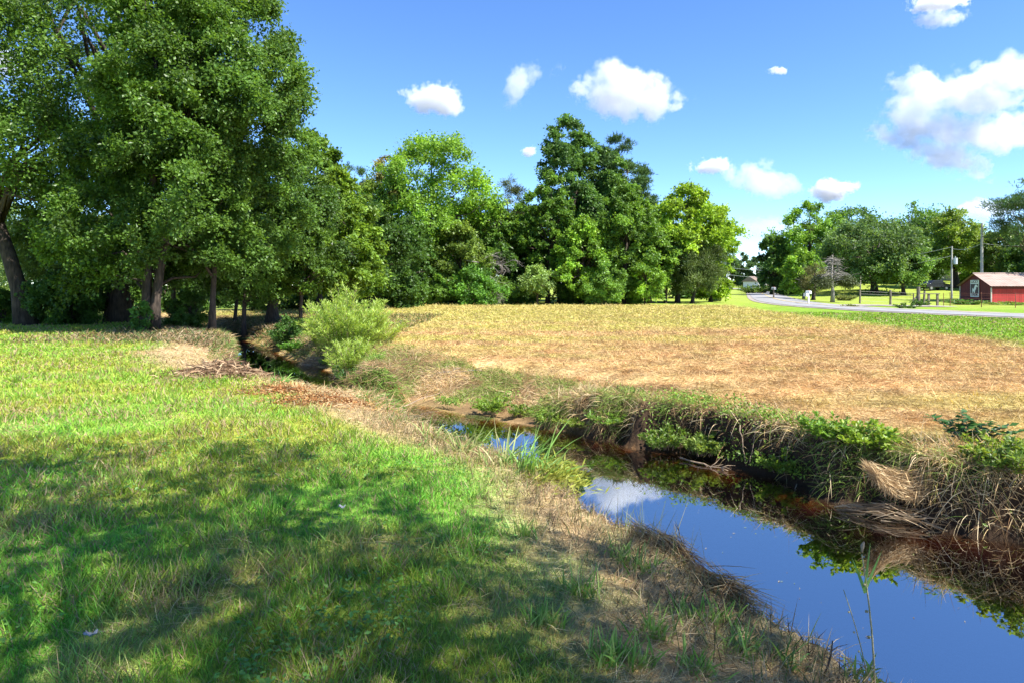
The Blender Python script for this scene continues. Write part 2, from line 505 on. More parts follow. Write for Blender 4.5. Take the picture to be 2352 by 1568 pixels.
def strands(base, d0, length, width, droop, cols, seg=3, side=None, tipcol=None):
    """tapering blades or stalks that start along d0 and bend down"""
    n_ = len(base)
    d0 = nrmz(d0); Ln = np.broadcast_to(length, (n_,))[:, None]; W = np.broadcast_to(width, (n_,))[:, None]; D = np.broadcast_to(droop, (n_,))[:, None]
    if side is None:
        r = rng.normal(size=(n_, 3)); r[:, 2] *= .2; side = nrmz(np.cross(d0, r))
    V = []
    for k in range(seg + 1):
        s = k / seg
        c = base + d0 * Ln * s - np.array([0, 0, 1.]) * D * Ln * s * s
        if k < seg:
            w = W * .5 * (1 - s ** 1.7) + W * .06
            V += [c - side * w, c + side * w]
        else: V.append(c)
    V = np.stack(V, 1); m = V.shape[1]
    b = np.arange(n_)[:, None] * m
    fs = []
    for k in range(seg - 1): fs += [b + np.array([[2 * k, 2 * k + 1, 2 * k + 3]]), b + np.array([[2 * k, 2 * k + 3, 2 * k + 2]])]
    fs.append(b + np.array([[2 * seg - 2, 2 * seg - 1, 2 * seg]]))
    C_ = np.repeat(cols[:, None], m, 1)
    if tipcol is not None:
        w = (np.arange(m) / (m - 1))[None, :, None] ** 1.5
        C_ = C_ * (1 - w) + tipcol[:, None] * w
    return V.reshape(-1, 3), np.concatenate(fs), C_.reshape(-1, 3)


def merge(parts):
    V = []; Fc = []; C_ = []; o = 0
    for v, f, c in parts:
        V.append(v); Fc.append(f + o); C_.append(c); o += len(v)
    return np.concatenate(V), np.concatenate(Fc), np.concatenate(C_)


PROF = {
    'round': lambda t: np.sin(np.pi * (.14 + .82 * t)) ** .75,
    'egg': lambda t: np.sin(np.pi * (.16 + .81 * t)) ** .7,
    'vase': lambda t: np.sin(np.pi * (.08 + .80 * t ** 1.25)) ** .8,
    'cone': lambda t: np.clip(1.03 - t, 0, 1) ** .75 * np.clip(t * 6 + .5, 0, 1),
    'column': lambda t: np.clip(np.sin(np.pi * (.1 + .87 * t)), 0, 1) ** .45,
    'oak': lambda t: np.clip(1 - (np.abs(t - .4) / .62) ** 2.6, 0, 1) ** .6,
}


def crown(rg, H, cb, hw, prof, n_leaf, leaf, col, nclump, cx=0., lean=0., needle=False, depth=.95, flat=.65, loose=1.0, yellow=.1, shell=.3, lumps=.28):
    """leaf clumps spread through the crown's volume: verts, faces, colours and clump centres"""
    ph = rg.random(8) * 6.28
    t = rg.random(nclump * 6); r = PROF[prof](t); keep = rg.random(len(t)) < r / r.max(); t = t[keep][:nclump]
    nc = len(t); r = PROF[prof](t)
    ang = rg.random(nc) * 2 * np.pi
    lump = 1 + lumps * (np.sin(2 * ang + ph[0] + 5 * t) * .5 + np.sin(3 * ang + ph[1]) * np.sin(7 * t + ph[2]) * .6 + np.sin(5 * ang + ph[3] + 11 * t) * .4)
    fr = np.sqrt(shell + (1 - shell) * rg.random(nc)) * lump
    rc = hw * .25 * rg.uniform(.6, 1.2, nc) * (200 / (nclump + 100)) ** .33
    rad = np.maximum(r * hw * fr - rc * .45, 0)
    cen = np.stack([rad * np.cos(ang) + cx * sstep(0, .6, t) + lean * t, rad * np.sin(ang) * depth, cb + (H - cb) * t - rc * .3], -1)
    tone = rg.normal(0, 1, nc)
    # twigs carrying the leaves of each clump
    ntw = 9
    w = rc ** 2; per = np.maximum((n_leaf * w / w.sum() / ntw).astype(int), 2)
    ci = np.repeat(np.arange(nc), ntw)
    axisp = np.stack([np.full(nc, cx), np.zeros(nc), cen[:, 2] - .25 * hw], -1)
    outw = nrmz(cen - axisp)
    tw = nrmz(outw[ci] * .55 + rg.normal(size=(len(ci), 3)) * np.array([1, 1, flat]) * .8 + np.array([0, 0, .12]))
    tl = rc[ci] * rg.uniform(.55, 1.35, len(ci)) * loose
    li = np.repeat(np.arange(len(ci)), per[ci]); m = len(li)
    s = rg.random(m) ** .7
    pos = cen[ci[li]] + tw[li] * (tl[li] * s)[:, None] - np.array([0, 0, 1.]) * (.22 * tl[li] * s * s)[:, None] + rg.normal(size=(m, 3)) * (rc[ci[li]] * .17)[:, None]
    if needle:
        ax = nrmz(tw[li] * .7 + rg.normal(size=(m, 3)) * .7 + np.array([0, 0, .25])); ln = leaf * rg.uniform(.8, 1.5, m); wd = leaf * .2
    else:
        ax = nrmz(tw[li] * .5 + rg.normal(size=(m, 3)) * .7 - np.array([0, 0, .35])); ln = leaf * rg.uniform(.5, 1.45, m); wd = ln * rg.uniform(.5, .85, m)
    nor = nrmz(rg.normal(size=(m, 3)) * .75 + np.array([0, 0, .8]) + outw[ci[li]] * .35)
    c = np.array(col)[None] * (1 + .2 * tone[ci[li]] + rg.normal(0, .2, m))[:, None].clip(.5, 1.7)
    yl = (yellow * (rg.random(m) + .6 * (tone[ci[li]] > .7)) * (1 + 1.0 * s))[:, None].clip(0, 1)
    c = c * (1 - yl) + c * np.array([1.5, 1.2, .8]) * yl
    v, f, cc = leaf_mesh(pos, ax, nor, ln, wd, c)
    return v, f, cc, cen, rc


def trunk_mb(rg, mb, H, r0, cx, lean, cen, nlimb, stems=1, spread=0., twigr=.02, topf=.92, bend=.25, cb=2):
    for sidx in range(stems):
        a = (sidx - (stems - 1) / 2) * spread
        q = np.linspace(0, 1, 12)
        wob = np.cumsum(rg.normal(size=12)) * bend * .12
        px = cx * sstep(0, .7, q) + lean * q + wob * q + a * (.35 + q * 2.2); py = np.cumsum(rg.normal(size=12)) * bend * .1 * q
        pz = q * H * topf * (1 - .1 * sidx)
        pts = np.stack([px, py, pz - .08], -1)
        rad = r0 * (1 - q) ** .8 * (1 if stems == 1 else .75) + .015
        rad = rad * (1 + .55 * np.exp(-pz / (r0 * 2.0)))
        mb.tube(pts, rad, 12)
        if len(cen) == 0: continue
        sel = rg.choice(len(cen), min(nlimb // stems, len(cen)), replace=False)
        for i in sel:
            c = cen[i]
            z0 = max(c[2] * rg.uniform(.5, .85), cb * .75); z0 = min(z0, H * topf * .95)
            b = np.array([np.interp(z0, pz, px), np.interp(z0, pz, py), z0]); d = c - b
            m1 = b + d * .4 + np.array([0, 0, .06 * np.linalg.norm(d)]) + rg.normal(size=3) * .08 * np.linalg.norm(d)
            m2 = b + d * .75 + rg.normal(size=3) * .06 * np.linalg.norm(d)
            rr = min(np.interp(z0, pz, rad) * .55, .025 * np.linalg.norm(d) + .02)
            mb.tube([b, m1, m2, c + rg.normal(size=3) * .1], [rr, rr * .7, rr * .45, twigr * .6], 5)


TREE_COUNT = [0]
LEAFK = 1.8


def tree(label, X, dist, Yt, Xl, Xr, Yb, prof, col, n_leaf, leaf=.2, r0=.2, kind='tree', name='tree', nclump=110, nlimb=24, bark=None, group=None,
         lean=0., stems=1, spread=0., needle=False, flat=.65, loose=1.0, yellow=.1, depth=.95, shell=.3, lumps=.28, bend=.25, base_Y=None, rz=0., topf=.92):
    TREE_COUNT[0] += 1
    rg = np.random.default_rng(1000 + TREE_COUNT[0])
    x = wx(X, dist); z0 = h1(x, dist)
    H = wz(Yt, dist) - z0; cb = max(wz(Yb, dist) - z0, .05); hw = (Xr - Xl) / 2 * dist / F * 1.1; cxo = ((Xl + Xr) / 2 - X) * dist / F
    e = empty(name, (x, dist, z0))
    tag(e, label, kind, group)
    col = tuple(q * LEAFK for q in col)
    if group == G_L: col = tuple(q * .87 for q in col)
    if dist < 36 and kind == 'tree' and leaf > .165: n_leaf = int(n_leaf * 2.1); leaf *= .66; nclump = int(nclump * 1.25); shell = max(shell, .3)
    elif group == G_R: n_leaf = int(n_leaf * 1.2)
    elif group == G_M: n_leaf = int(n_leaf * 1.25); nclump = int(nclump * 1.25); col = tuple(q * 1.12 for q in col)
    v, f, c, cen, rc = crown(rg, H, cb, hw, prof, n_leaf, leaf, col, nclump, cxo, lean, needle, depth, flat, loose, yellow, shell, lumps)
    put('crown', np_mesh('crown', v, f, c), M_NEEDLE if needle else M_LEAF, e)
    mb = MB()
    trunk_mb(rg, mb, H, r0, cxo, lean, cen, nlimb, stems, spread, topf=topf, bend=bend, cb=cb)
    mb.build('trunk', bark or M_BARK, e, True)
    return e


def bush(label, X, dist, Yt, Xl, Xr, col, n_leaf, leaf=.16, name='shrub', kind='shrub', group=None, prof='round', nclump=50, yellow=.12, needle=False, loose=1.0, nlimb=14, lumps=.3, bark=None):
    return tree(label, X, dist, Yt, Xl, Xr, 10000, prof, col, n_leaf, leaf, .05, kind, name, nclump, nlimb, bark, group, stems=3, spread=.12, yellow=yellow, needle=needle, loose=loose, shell=.15, lumps=lumps, topf=.75)



# ------------------------------------------------------------------ trees
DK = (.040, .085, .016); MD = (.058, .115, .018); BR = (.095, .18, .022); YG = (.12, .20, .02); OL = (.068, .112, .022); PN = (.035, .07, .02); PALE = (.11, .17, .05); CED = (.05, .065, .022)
G_L = 'tall trees over the creek on the left'; G_M = 'trees along the far edge of the field'; G_R = 'trees on the rise beyond the road'

# left: the big trees nearest the creek
tree('tall leaning tree at the left edge with a thick bare lower trunk', 62, 29.5, -260, -330, 250, 440, 'round', MD, 40000, .2, .31, nclump=130, group=G_L, lean=-2.6, shell=.2, bend=.1)
tree('thick straight trunked tree second from the left edge, flared at its base', 272, 32, -300, 20, 520, 600, 'round', MD, 48000, .2, .42, nclump=150, group=G_L, shell=.15, bend=.1)
tree('tree with two trunks forking from the ground beside the brown litter', 345, 26, -200, 190, 600, 640, 'oak', MD, 64000, .19, .22, nclump=150, group=G_L, stems=2, spread=.62, shell=.2, bend=.15)
tree('tallest tree against the blue sky, its rounded right side overhanging the creek', 487, 27.5, -170, 326, 712, 600, 'egg', (.06, .12, .022), 92000, .19, .10, nclump=210, group=G_L, shell=.2, bend=.2, yellow=.14)
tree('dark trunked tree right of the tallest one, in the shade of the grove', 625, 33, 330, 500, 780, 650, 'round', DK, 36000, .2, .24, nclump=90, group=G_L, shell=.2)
tree('yellow green tree at the right end of the grove above the willow bush', 790, 40, 395, 690, 872, 680, 'egg', (.095, .165, .022), 36000, .2, .16, nclump=90, group=G_L, yellow=.14, shell=.2)
tree('tree rising behind the right shoulder of the grove to a pointed top', 735, 44, 300, 650, 800, 600, 'egg', MD, 22000, .21, .2, nclump=70, group=G_L, yellow=.18)
tree('slim dark understory tree with drooping low leaves in the middle of the grove', 560, 31.5, 420, 440, 690, 672, 'round', MD, 24000, .17, .1, nclump=70, group=G_L, shell=.1)
tree('thin pole like sapling between the forked tree and the slim tree', 398, 29, 440, 330, 470, 640, 'round', DK, 11000, .17, .1, nclump=40, group=G_L)
tree('thin dark sapling with low branches at the back of the grove', 540, 36, 500, 470, 640, 655, 'round', DK, 11000, .18, .08, nclump=40, group=G_L)
tree('small tree with bright low leaf sprays over the brown litter', 690, 32, 500, 620, 770, 660, 'round', MD, 16000, .17, .08, nclump=45, group=G_L, yellow=.2)
tree('low spreading tree with sunlit pale leaves left of the thick trunks', 165, 34, 470, 20, 280, 645, 'oak', PALE, 30000, .17, .1, nclump=80, group=G_L, yellow=.2, shell=.1)
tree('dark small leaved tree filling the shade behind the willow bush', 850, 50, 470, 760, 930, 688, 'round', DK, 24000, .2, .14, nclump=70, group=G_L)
bush('dark rounded shrub between the two leftmost trunks', 165, 30.5, 625, 70, 236, DK, 26000, .13, nclump=90, yellow=.03)
bush('low leafy shrub left of the leaning trunk at the picture edge', 8, 31, 668, -40, 40, MD, 6000, .13)
bush('small light green shrub at the foot of the forked tree', 325, 25.2, 690, 303, 345, (.07, .15, .03), 2500, .1, nclump=20)
bush('dark scrub under the slim trees right of the forked trunk', 430, 28.5, 672, 385, 480, DK, 8000, .12)
bush('dark twiggy scrub at the left foot of the willow bush', 660, 25.5, 720, 635, 705, DK, 4000, .1, yellow=.05)
for i, (X, d, Yt, Xl, Xr, lab) in enumerate([
        (60, 95, 480, -60, 190, 'sunlit pale tree far off beyond the left meadow, seen left of the thick trunk'),
        (230, 110, 520, 130, 340, 'pale distant tree seen between the two thick trunks'),
        (-40, 120, 450, -160, 70, 'distant tree cut by the left picture edge beyond the meadow'),
        (420, 90, 530, 320, 520, 'distant tree beyond the meadow behind the forked trunk'),
        (600, 85, 500, 500, 700, 'distant dark tree behind the middle of the grove')]):
    tree(lab, X, d, Yt, Xl, Xr, 672, 'column', PALE if i < 3 else MD, 15000, .34, .25, nclump=70, group='trees beyond the left meadow', yellow=.2)

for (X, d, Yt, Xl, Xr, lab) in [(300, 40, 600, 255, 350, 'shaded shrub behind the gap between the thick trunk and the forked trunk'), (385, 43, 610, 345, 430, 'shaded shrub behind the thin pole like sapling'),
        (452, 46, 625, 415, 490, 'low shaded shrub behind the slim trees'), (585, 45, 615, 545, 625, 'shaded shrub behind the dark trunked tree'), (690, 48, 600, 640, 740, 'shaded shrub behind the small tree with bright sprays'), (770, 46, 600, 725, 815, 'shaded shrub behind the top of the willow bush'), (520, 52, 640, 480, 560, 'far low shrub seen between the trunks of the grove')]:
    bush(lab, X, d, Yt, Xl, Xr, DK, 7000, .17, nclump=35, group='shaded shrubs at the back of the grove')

# middle: the wood beyond the mown field
tree('dark pine top showing left of the bright green tree', 812, 82, 372, 765, 862, 560, 'round', PN, 14000, .34, .22, 'pine tree', 'pine_tree', 55, 18, M_BARKP, G_M, needle=True, flat=.4)
tree('sparse vine hung tree with many bare grey twigs left of the bright green tree', 885, 66, 338, 838, 930, 610, 'column', (.10, .10, .035), 7000, .2, .2, nclump=50, nlimb=50, bark=M_BARKG, group=G_M, yellow=.3)
tree('bright green spreading tree, tallest at the left of the field edge', 972, 64, 316, 872, 1112, 610, 'vase', BR, 42000, .23, .26, nclump=110, group=G_M, yellow=.2, lumps=.5, loose=1.2, shell=.35)
tree('olive green tree with a shaded underside right of the bright green tree', 1062, 62, 505, 985, 1128, 690, 'round', OL, 22000, .22, .15, nclump=70, group=G_M, yellow=.25)
tree('dark leafy tree below the bright green one, left of the field edge', 930, 58, 500, 872, 992, 692, 'column', DK, 22000, .2, .18, nclump=70, group=G_M)
tree('grey green cedar with a wispy spire top in the dip of the treeline', 1165, 70, 415, 1112, 1228, 690, 'egg', CED, 24000, .26, .2, 'cedar tree', 'cedar_tree', 80, 20, M_BARK, G_M, needle=True, loose=1.3)
tree('tallest dark green tree of the middle wood with a ragged tapering top', 1308, 72, 272, 1232, 1392, 620, 'oak', (.048, .10, .022), 54000, .24, .28, nclump=150, group=G_M, lumps=.35)
tree('tall pine with an open rounded top beside the tallest dark tree', 1418, 74, 312, 1362, 1486, 540, 'oak', PN, 22000, .36, .24, 'pine tree', 'pine_tree', 48, 34, M_BARKP, G_M, needle=True, flat=.45, shell=.45, lumps=.4)
tree('lower pine tier sloping right below the tall open pine', 1468, 75, 425, 1410, 1532, 620, 'egg', PN, 15000, .34, .18, 'pine tree', 'pine_tree', 55, 20, M_BARKP, G_M, needle=True, flat=.45)
tree('mid green maple in front of the left side of the tallest tree', 1258, 65, 398, 1212, 1318, 650, 'egg', MD, 26000, .22, .18, nclump=85, group=G_M, yellow=.16)
tree('rounded light green tree low in front of the tallest tree', 1342, 62, 505, 1278, 1402, 672, 'round', BR, 22000, .21, .15, nclump=75, group=G_M, yellow=.18)
tree('full green tree in front of the tall pine', 1432, 63, 425, 1368, 1512, 672, 'egg', MD, 38000, .22, .2, nclump=120, group=G_M, yellow=.2, lumps=.4)
tree('green tree with light sprays between the tall pine and the yellow green crown', 1492, 65, 470, 1438, 1548, 655, 'round', (.075, .14, .022), 24000, .22, .17, nclump=85, group=G_M, yellow=.2)
tree('broad yellow green tree at the right end of the middle wood', 1556, 67, 428, 1486, 1668, 610, 'round', YG, 40000, .24, .2, nclump=120, group=G_M, yellow=.25, lumps=.35)
tree('yellow green tree forming the right flank of the middle wood', 1632, 70, 478, 1580, 1680, 680, 'oak', YG, 20000, .24, .16, nclump=75, group=G_M, yellow=.2)
tree('dark pine with layered boughs under the yellow green crown', 1528, 66, 530, 1482, 1600, 655, 'round', PN, 14000, .32, .13, 'pine tree', 'pine_tree', 50, 22, M_BARKP, G_M, needle=True, flat=.3)
tree('brownish cedar standing on a bare trunk at the right end of the wood', 1590, 65, 560, 1552, 1676, 672, 'round', (.048, .07, .018), 18000, .26, .15, 'cedar tree', 'cedar_tree', 65, 20, M_BARK, G_M, needle=True, yellow=.06)
tree('full green tree closing the dip of the treeline left of the cedar', 1128, 66, 452, 1085, 1185, 685, 'oak', MD, 22000, .23, .17, nclump=85, group=G_M, yellow=.15)
tree('green tree between the cedar and the small maple, low in the treeline', 1205, 67, 445, 1160, 1256, 685, 'egg', MD, 20000, .23, .17, nclump=80, group=G_M, yellow=.12)
tree('green tree filling the gap between the grove and the bright green tree', 850, 62, 412, 785, 915, 688, 'oak', (.07, .115, .02), 24000, .23, .18, nclump=85, group=G_M, yellow=.2)
tree('leafy tree behind the right shoulder of the tallest dark tree', 1370, 76, 400, 1310, 1430, 660, 'oak', MD, 22000, .25, .2, nclump=85, group=G_M, yellow=.12)
tree('leafy tree behind the olive green one, low in the treeline', 1075, 70, 470, 1015, 1130, 680, 'oak', MD, 18000, .24, .17, nclump=75, group=G_M, yellow=.15)
tree('leafy dark tree joining the tallest tree and the tall open pine', 1392, 73, 352, 1335, 1452, 620, 'oak', (.05, .10, .02), 26000, .24, .2, nclump=90, group=G_M, lumps=.2)
tree('dark tree in the shaded gap left of the small maple', 1205, 68, 520, 1150, 1262, 690, 'column', DK, 18000, .23, .18, nclump=60, group=G_M)
tree('young maple with pale low leaves standing on a thin trunk at the field edge', 1234, 60.5, 610, 1196, 1276, 668, 'round', PALE, 6000, .18, .09, nclump=30, group=G_M)
tree('young tree with light leaves at the field edge under the full green tree', 1384, 60.5, 600, 1340, 1442, 690, 'round', (.085, .16, .03), 9000, .18, .09, nclump=45, group=G_M, stems=2, spread=.2)
tree('young drooping tree with light sprays at the field edge right of centre', 1482, 61.5, 590, 1440, 1530, 678, 'round', BR, 8000, .18, .1, nclump=40, group=G_M, yellow=.25)
bush('bright green bush at the edge of the field under the fallen branches', 1092, 59.5, 612, 1024, 1142, (.08, .18, .03), 15000, .18, nclump=60)
bush('dark leafy thicket at the left corner of the field', 930, 52, 610, 872, 975, DK, 15000, .17, nclump=55)
bush('rounded dark green bush at the left foot of the bright green tree', 1005, 60, 630, 965, 1040, MD, 9000, .18, nclump=40)
bush('small clipped ball of a bush beside the road bend', 1646, 74, 659, 1635, 1657, (.06, .09, .02), 2500, .15, nclump=25, lumps=.05)
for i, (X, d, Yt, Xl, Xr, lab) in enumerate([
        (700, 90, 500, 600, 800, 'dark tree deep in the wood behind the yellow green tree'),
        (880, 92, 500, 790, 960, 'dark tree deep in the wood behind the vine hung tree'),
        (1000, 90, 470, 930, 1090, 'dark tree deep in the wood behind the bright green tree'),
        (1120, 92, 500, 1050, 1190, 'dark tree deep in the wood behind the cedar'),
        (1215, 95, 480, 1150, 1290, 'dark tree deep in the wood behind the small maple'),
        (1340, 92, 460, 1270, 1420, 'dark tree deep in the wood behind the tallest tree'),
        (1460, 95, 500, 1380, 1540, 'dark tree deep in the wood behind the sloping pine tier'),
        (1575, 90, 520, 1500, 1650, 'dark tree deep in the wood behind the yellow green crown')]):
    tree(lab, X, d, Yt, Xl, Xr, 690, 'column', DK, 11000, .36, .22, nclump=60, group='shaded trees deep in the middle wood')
for (X, d, Yt, Xl, Xr, cl, lab) in [(1145, 62, 640, 1105, 1190, MD, 'low undergrowth bush below the cedar'), (1190, 63, 650, 1150, 1226, DK, 'low dark undergrowth bush left of the young maple'), (1300, 64, 650, 1262, 1345, DK, 'low dark undergrowth bush under the tallest tree'),
        (1350, 62.5, 655, 1310, 1385, MD, 'low undergrowth bush under the rounded light green tree'), (1440, 63, 650, 1400, 1475, MD, 'low undergrowth bush under the full green tree'), (1052, 63, 640, 1010, 1092, DK, 'low dark undergrowth bush left of the bright bush')]:
    bush(lab, X, d, Yt, Xl, Xr, cl, 7000, .18, nclump=40, group='undergrowth along the middle wood')
# thin trunks in the shade under the wood
for i, (X, d, lab) in enumerate([(1285, 66, 'dark bare trunk in the shade left of the centre of the wood'), (1318, 64, 'dark bare trunk under the rounded light green tree'),
                                 (960, 61, 'leaning bare trunk at the left corner of the field'), (1362, 67, 'thick dark trunk under the tallest tree'), (1152, 63, 'thin bare trunk right of the fallen branches')]):
    tree(lab, X, d, 560, X - 34, X + 34, 620, 'round', DK, 3500, .22, .2, nclump=22, nlimb=10, group='shaded trunks under the middle wood')

# fallen dead branches
def dead_branch(label, X, d, z, length, az, seed, name='dead_branch'):
    rg = np.random.default_rng(seed)
    e = empty(name, (wx(X, d), d, h1(wx(X, d), d))); tag(e, label, 'branch', 'dead branches at the field edge')
    mb = MB()
    def grow(p, dr, ln, r, lev):
        q = [p]; a = dr.copy()
        for k in range(5):
            a = nrmz(a + rg.normal(size=3) * .22 - np.array([0, 0, .05])); q.append(q[-1] + a * ln / 5)
        mb.tube(q, np.linspace(r, r * .35, 6), 5)
        if lev < 3:
            for k in range(6 if lev < 2 else 4):
                t = rg.uniform(.25, 1); i = min(int(t * 5), 4)
                b = q[i] + (q[i + 1] - q[i]) * (t * 5 - i)
                grow(b, nrmz(a + rg.normal(size=3) * .65), ln * rg.uniform(.35, .6), r * .5, lev + 1)
    grow(np.array([0, 0, z]), nrmz(np.array([math.cos(az), -.25, math.sin(az) * .5])), length, .05, 0)
    mb.build('twigs', M_BARKG, e, True)
dead_branch('grey dead branch hanging out over the bright bush at the field edge', 1070, 60, 3.9, 3.4, -.35, 1)
dead_branch('grey fallen limb drooping towards the field right of the bright bush', 1110, 60, 3.2, 3.0, -.9, 2)
dead_branch('tangle of bare grey twigs hanging left of the bright green tree', 885, 60, 4.6, 3.2, -1.9, 3)

# right: beyond the road
for (X, d, Yt, Xl, Xr, lab) in [(1680, 230, 590, 1655, 1705, 'far dark tree above the vanishing road, left one of three'), (1706, 235, 583, 1682, 1732, 'far dark tree above the vanishing road, middle one of three'), (1738, 225, 592, 1712, 1765, 'far dark tree above the vanishing road, right one of three')]:
    tree(lab, X, d, Yt, Xl, Xr, 652, 'oak', (.045, .085, .03), 7000, .6, .3, nclump=50, group='far trees above the vanishing road')
tree('dark shaded tree at the left end of the trees beyond the road', 1772, 118, 545, 1742, 1806, 668, 'column', DK, 13000, .36, .25, nclump=60, group=G_R)
tree('second dark shaded tree at the left end beyond the road, leaning on the bright one', 1800, 122, 548, 1770, 1840, 668, 'column', DK, 11000, .36, .25, nclump=55, group=G_R)
tree('tall bright green tree at the left of the group beyond the road', 1852, 118, 466, 1788, 1932, 640, 'egg', BR, 24000, .36, .35, nclump=110, group=G_R, lumps=.35)
tree('tree with a flat broken top between the bright tree and the big oak', 1945, 132, 474, 1862, 2040, 640, 'oak', MD, 16000, .38, .3, nclump=90, group=G_R)
tree('big rounded dense oak in the middle of the lawn beyond the road', 2008, 104, 505, 1900, 2108, 632, 'oak', (.06, .105, .03), 34000, .32, .45, nclump=170, group=G_R, lumps=.15, shell=.5)
tree('tall tree behind the right shoulder of the big oak', 2085, 128, 470, 1995, 2180, 620, 'oak', MD, 18000, .38, .35, nclump=95, group=G_R)
tree('lighter green lower tree leaning on the right side of the big oak', 2075, 100, 560, 2010, 2130, 638, 'round', (.075, .14, .035), 15000, .3, .25, nclump=80, group=G_R)
tree('yellowish tree with a thick dark trunk behind the transformer pole', 2194, 112, 484, 2122, 2252, 610, 'round', (.10, .16, .025), 20000, .34, .55, nclump=95, group=G_R, yellow=.25)
tree('hazy tree behind the yellowish tree and the oak', 2150, 140, 498, 2090, 2210, 630, 'round', OL, 11000, .42, .3, nclump=70, group=G_R)
tree('leafy tree to the right of the tall pole behind the barn', 2300, 106, 520, 2246, 2362, 640, 'round', OL, 20000, .32, .3, nclump=90, group=G_R, yellow=.2)
tree('shaded tree at the right picture edge behind the barn roof', 2385, 100, 545, 2320, 2450, 650, 'round', DK, 16000, .32, .3, nclump=80, group=G_R)
tree('tall pine at the right picture edge with flat layered boughs', 2358, 82, 392, 2292, 2440, 560, 'egg', PN, 12000, .42, .25, 'pine tree', 'pine_tree', 30, 30, M_BARKP, None, needle=True, flat=.12, shell=.5, lumps=.5, loose=1.5)
tree('small bright green roadside tree with a pale trunk behind the mailbox', 1846, 86, 580, 1798, 1892, 668, 'round', BR, 12000, .26, .14, nclump=60, bark=M_BARKG, yellow=.2)
tree('low olive cedar with a dark trunk beside the dead cedar', 1868, 80, 610, 1840, 1905, 672, 'round', (.085, .09, .03), 7000, .26, .18, 'cedar tree', 'cedar_tree', 40, 14, M_BARK, None, needle=True)
tree('low green shrubby tree left of the tall pole', 2238, 116, 600, 2208, 2275, 652, 'round', BR, 7000, .3, .15, nclump=40)
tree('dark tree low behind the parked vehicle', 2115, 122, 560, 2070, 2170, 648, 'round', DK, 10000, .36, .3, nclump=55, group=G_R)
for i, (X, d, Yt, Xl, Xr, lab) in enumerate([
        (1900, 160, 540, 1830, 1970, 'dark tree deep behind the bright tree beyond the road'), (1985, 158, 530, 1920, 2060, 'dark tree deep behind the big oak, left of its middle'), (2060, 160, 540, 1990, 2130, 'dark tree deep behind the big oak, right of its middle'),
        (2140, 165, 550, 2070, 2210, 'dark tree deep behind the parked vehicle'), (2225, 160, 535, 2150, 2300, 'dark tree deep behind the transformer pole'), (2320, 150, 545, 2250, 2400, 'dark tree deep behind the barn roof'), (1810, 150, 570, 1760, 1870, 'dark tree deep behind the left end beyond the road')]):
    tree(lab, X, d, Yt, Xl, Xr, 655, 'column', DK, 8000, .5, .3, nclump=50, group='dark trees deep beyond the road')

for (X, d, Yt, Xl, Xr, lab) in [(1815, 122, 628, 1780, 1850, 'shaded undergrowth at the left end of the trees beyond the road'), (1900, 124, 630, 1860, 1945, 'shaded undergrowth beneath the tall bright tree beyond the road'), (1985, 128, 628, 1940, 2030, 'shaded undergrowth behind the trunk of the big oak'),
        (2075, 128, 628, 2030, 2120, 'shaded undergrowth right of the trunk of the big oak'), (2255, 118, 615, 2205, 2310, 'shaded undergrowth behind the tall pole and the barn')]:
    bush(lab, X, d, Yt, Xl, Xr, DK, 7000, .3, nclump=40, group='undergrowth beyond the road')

# the half dead cedar: bare grey boughs above, green plates below
e = empty('dead_cedar', (wx(1912, 69.5), 69.5, h1(wx(1912, 69.5), 69.5)))
tag(e, 'half dead cedar with bare grey upper boughs beside the road', 'cedar tree')
mb = MB(); rg = np.random.default_rng(55); tips = []
Hc = wz(586, 69.5) - e.location.z
mb.tube([(0, 0, -.1), (.03, 0, 1), (-.05, .05, 2.5), (.05, 0, Hc)], [.24, .17, .12, .02], 10)
for i in range(70):
    z = rg.uniform(1.5, Hc * .98); a = rg.uniform(0, 6.28); ln = (1 - z / Hc) ** .6 * rg.uniform(1.6, 2.9) + .3
    o = np.array([math.cos(a), math.sin(a) * .8, 0]); b = np.array([0, 0, z])
    q = [b, b + o * ln * .4 + [0, 0, .12 * ln], b + o * ln * .75 + [0, 0, .06 * ln], b + o * ln + [0, 0, -.1 * ln]]
    mb.tube(q, [.035, .025, .015, .006], 5)
    for k in range(4):
        s_ = b + o * ln * rg.uniform(.4, 1); mb.tube([s_, s_ + rg.normal(size=3) * [.35, .35, .15]], [.012, .004], 4)
    if z < Hc * .52: tips.append((q[2], q[3]))
mb.build('trunk', M_BARKG, e, True)
P0 = np.array([a for a, b in tips]); P1 = np.array([b for a, b in tips]); m_ = 9000
k = rg.integers(0, len(P0), m_); s_ = rg.uniform(-.3, 1.25, m_)[:, None]
pos = P0[k] + (P1[k] - P0[k]) * s_ + rg.normal(size=(m_, 3)) * [.28, .28, .09]
v, f, c = leaf_mesh(pos, nrmz(P1[k] - P0[k] + rg.normal(size=(m_, 3)) * .7), nrmz(rg.normal(size=(m_, 3)) * .6 + [0, 0, 1]), .24, .07, np.array([.085, .105, .04])[None] * rg.uniform(.6, 1.4, (m_, 1)))
put('crown', np_mesh('crown', v, f, c), M_NEEDLE, e)

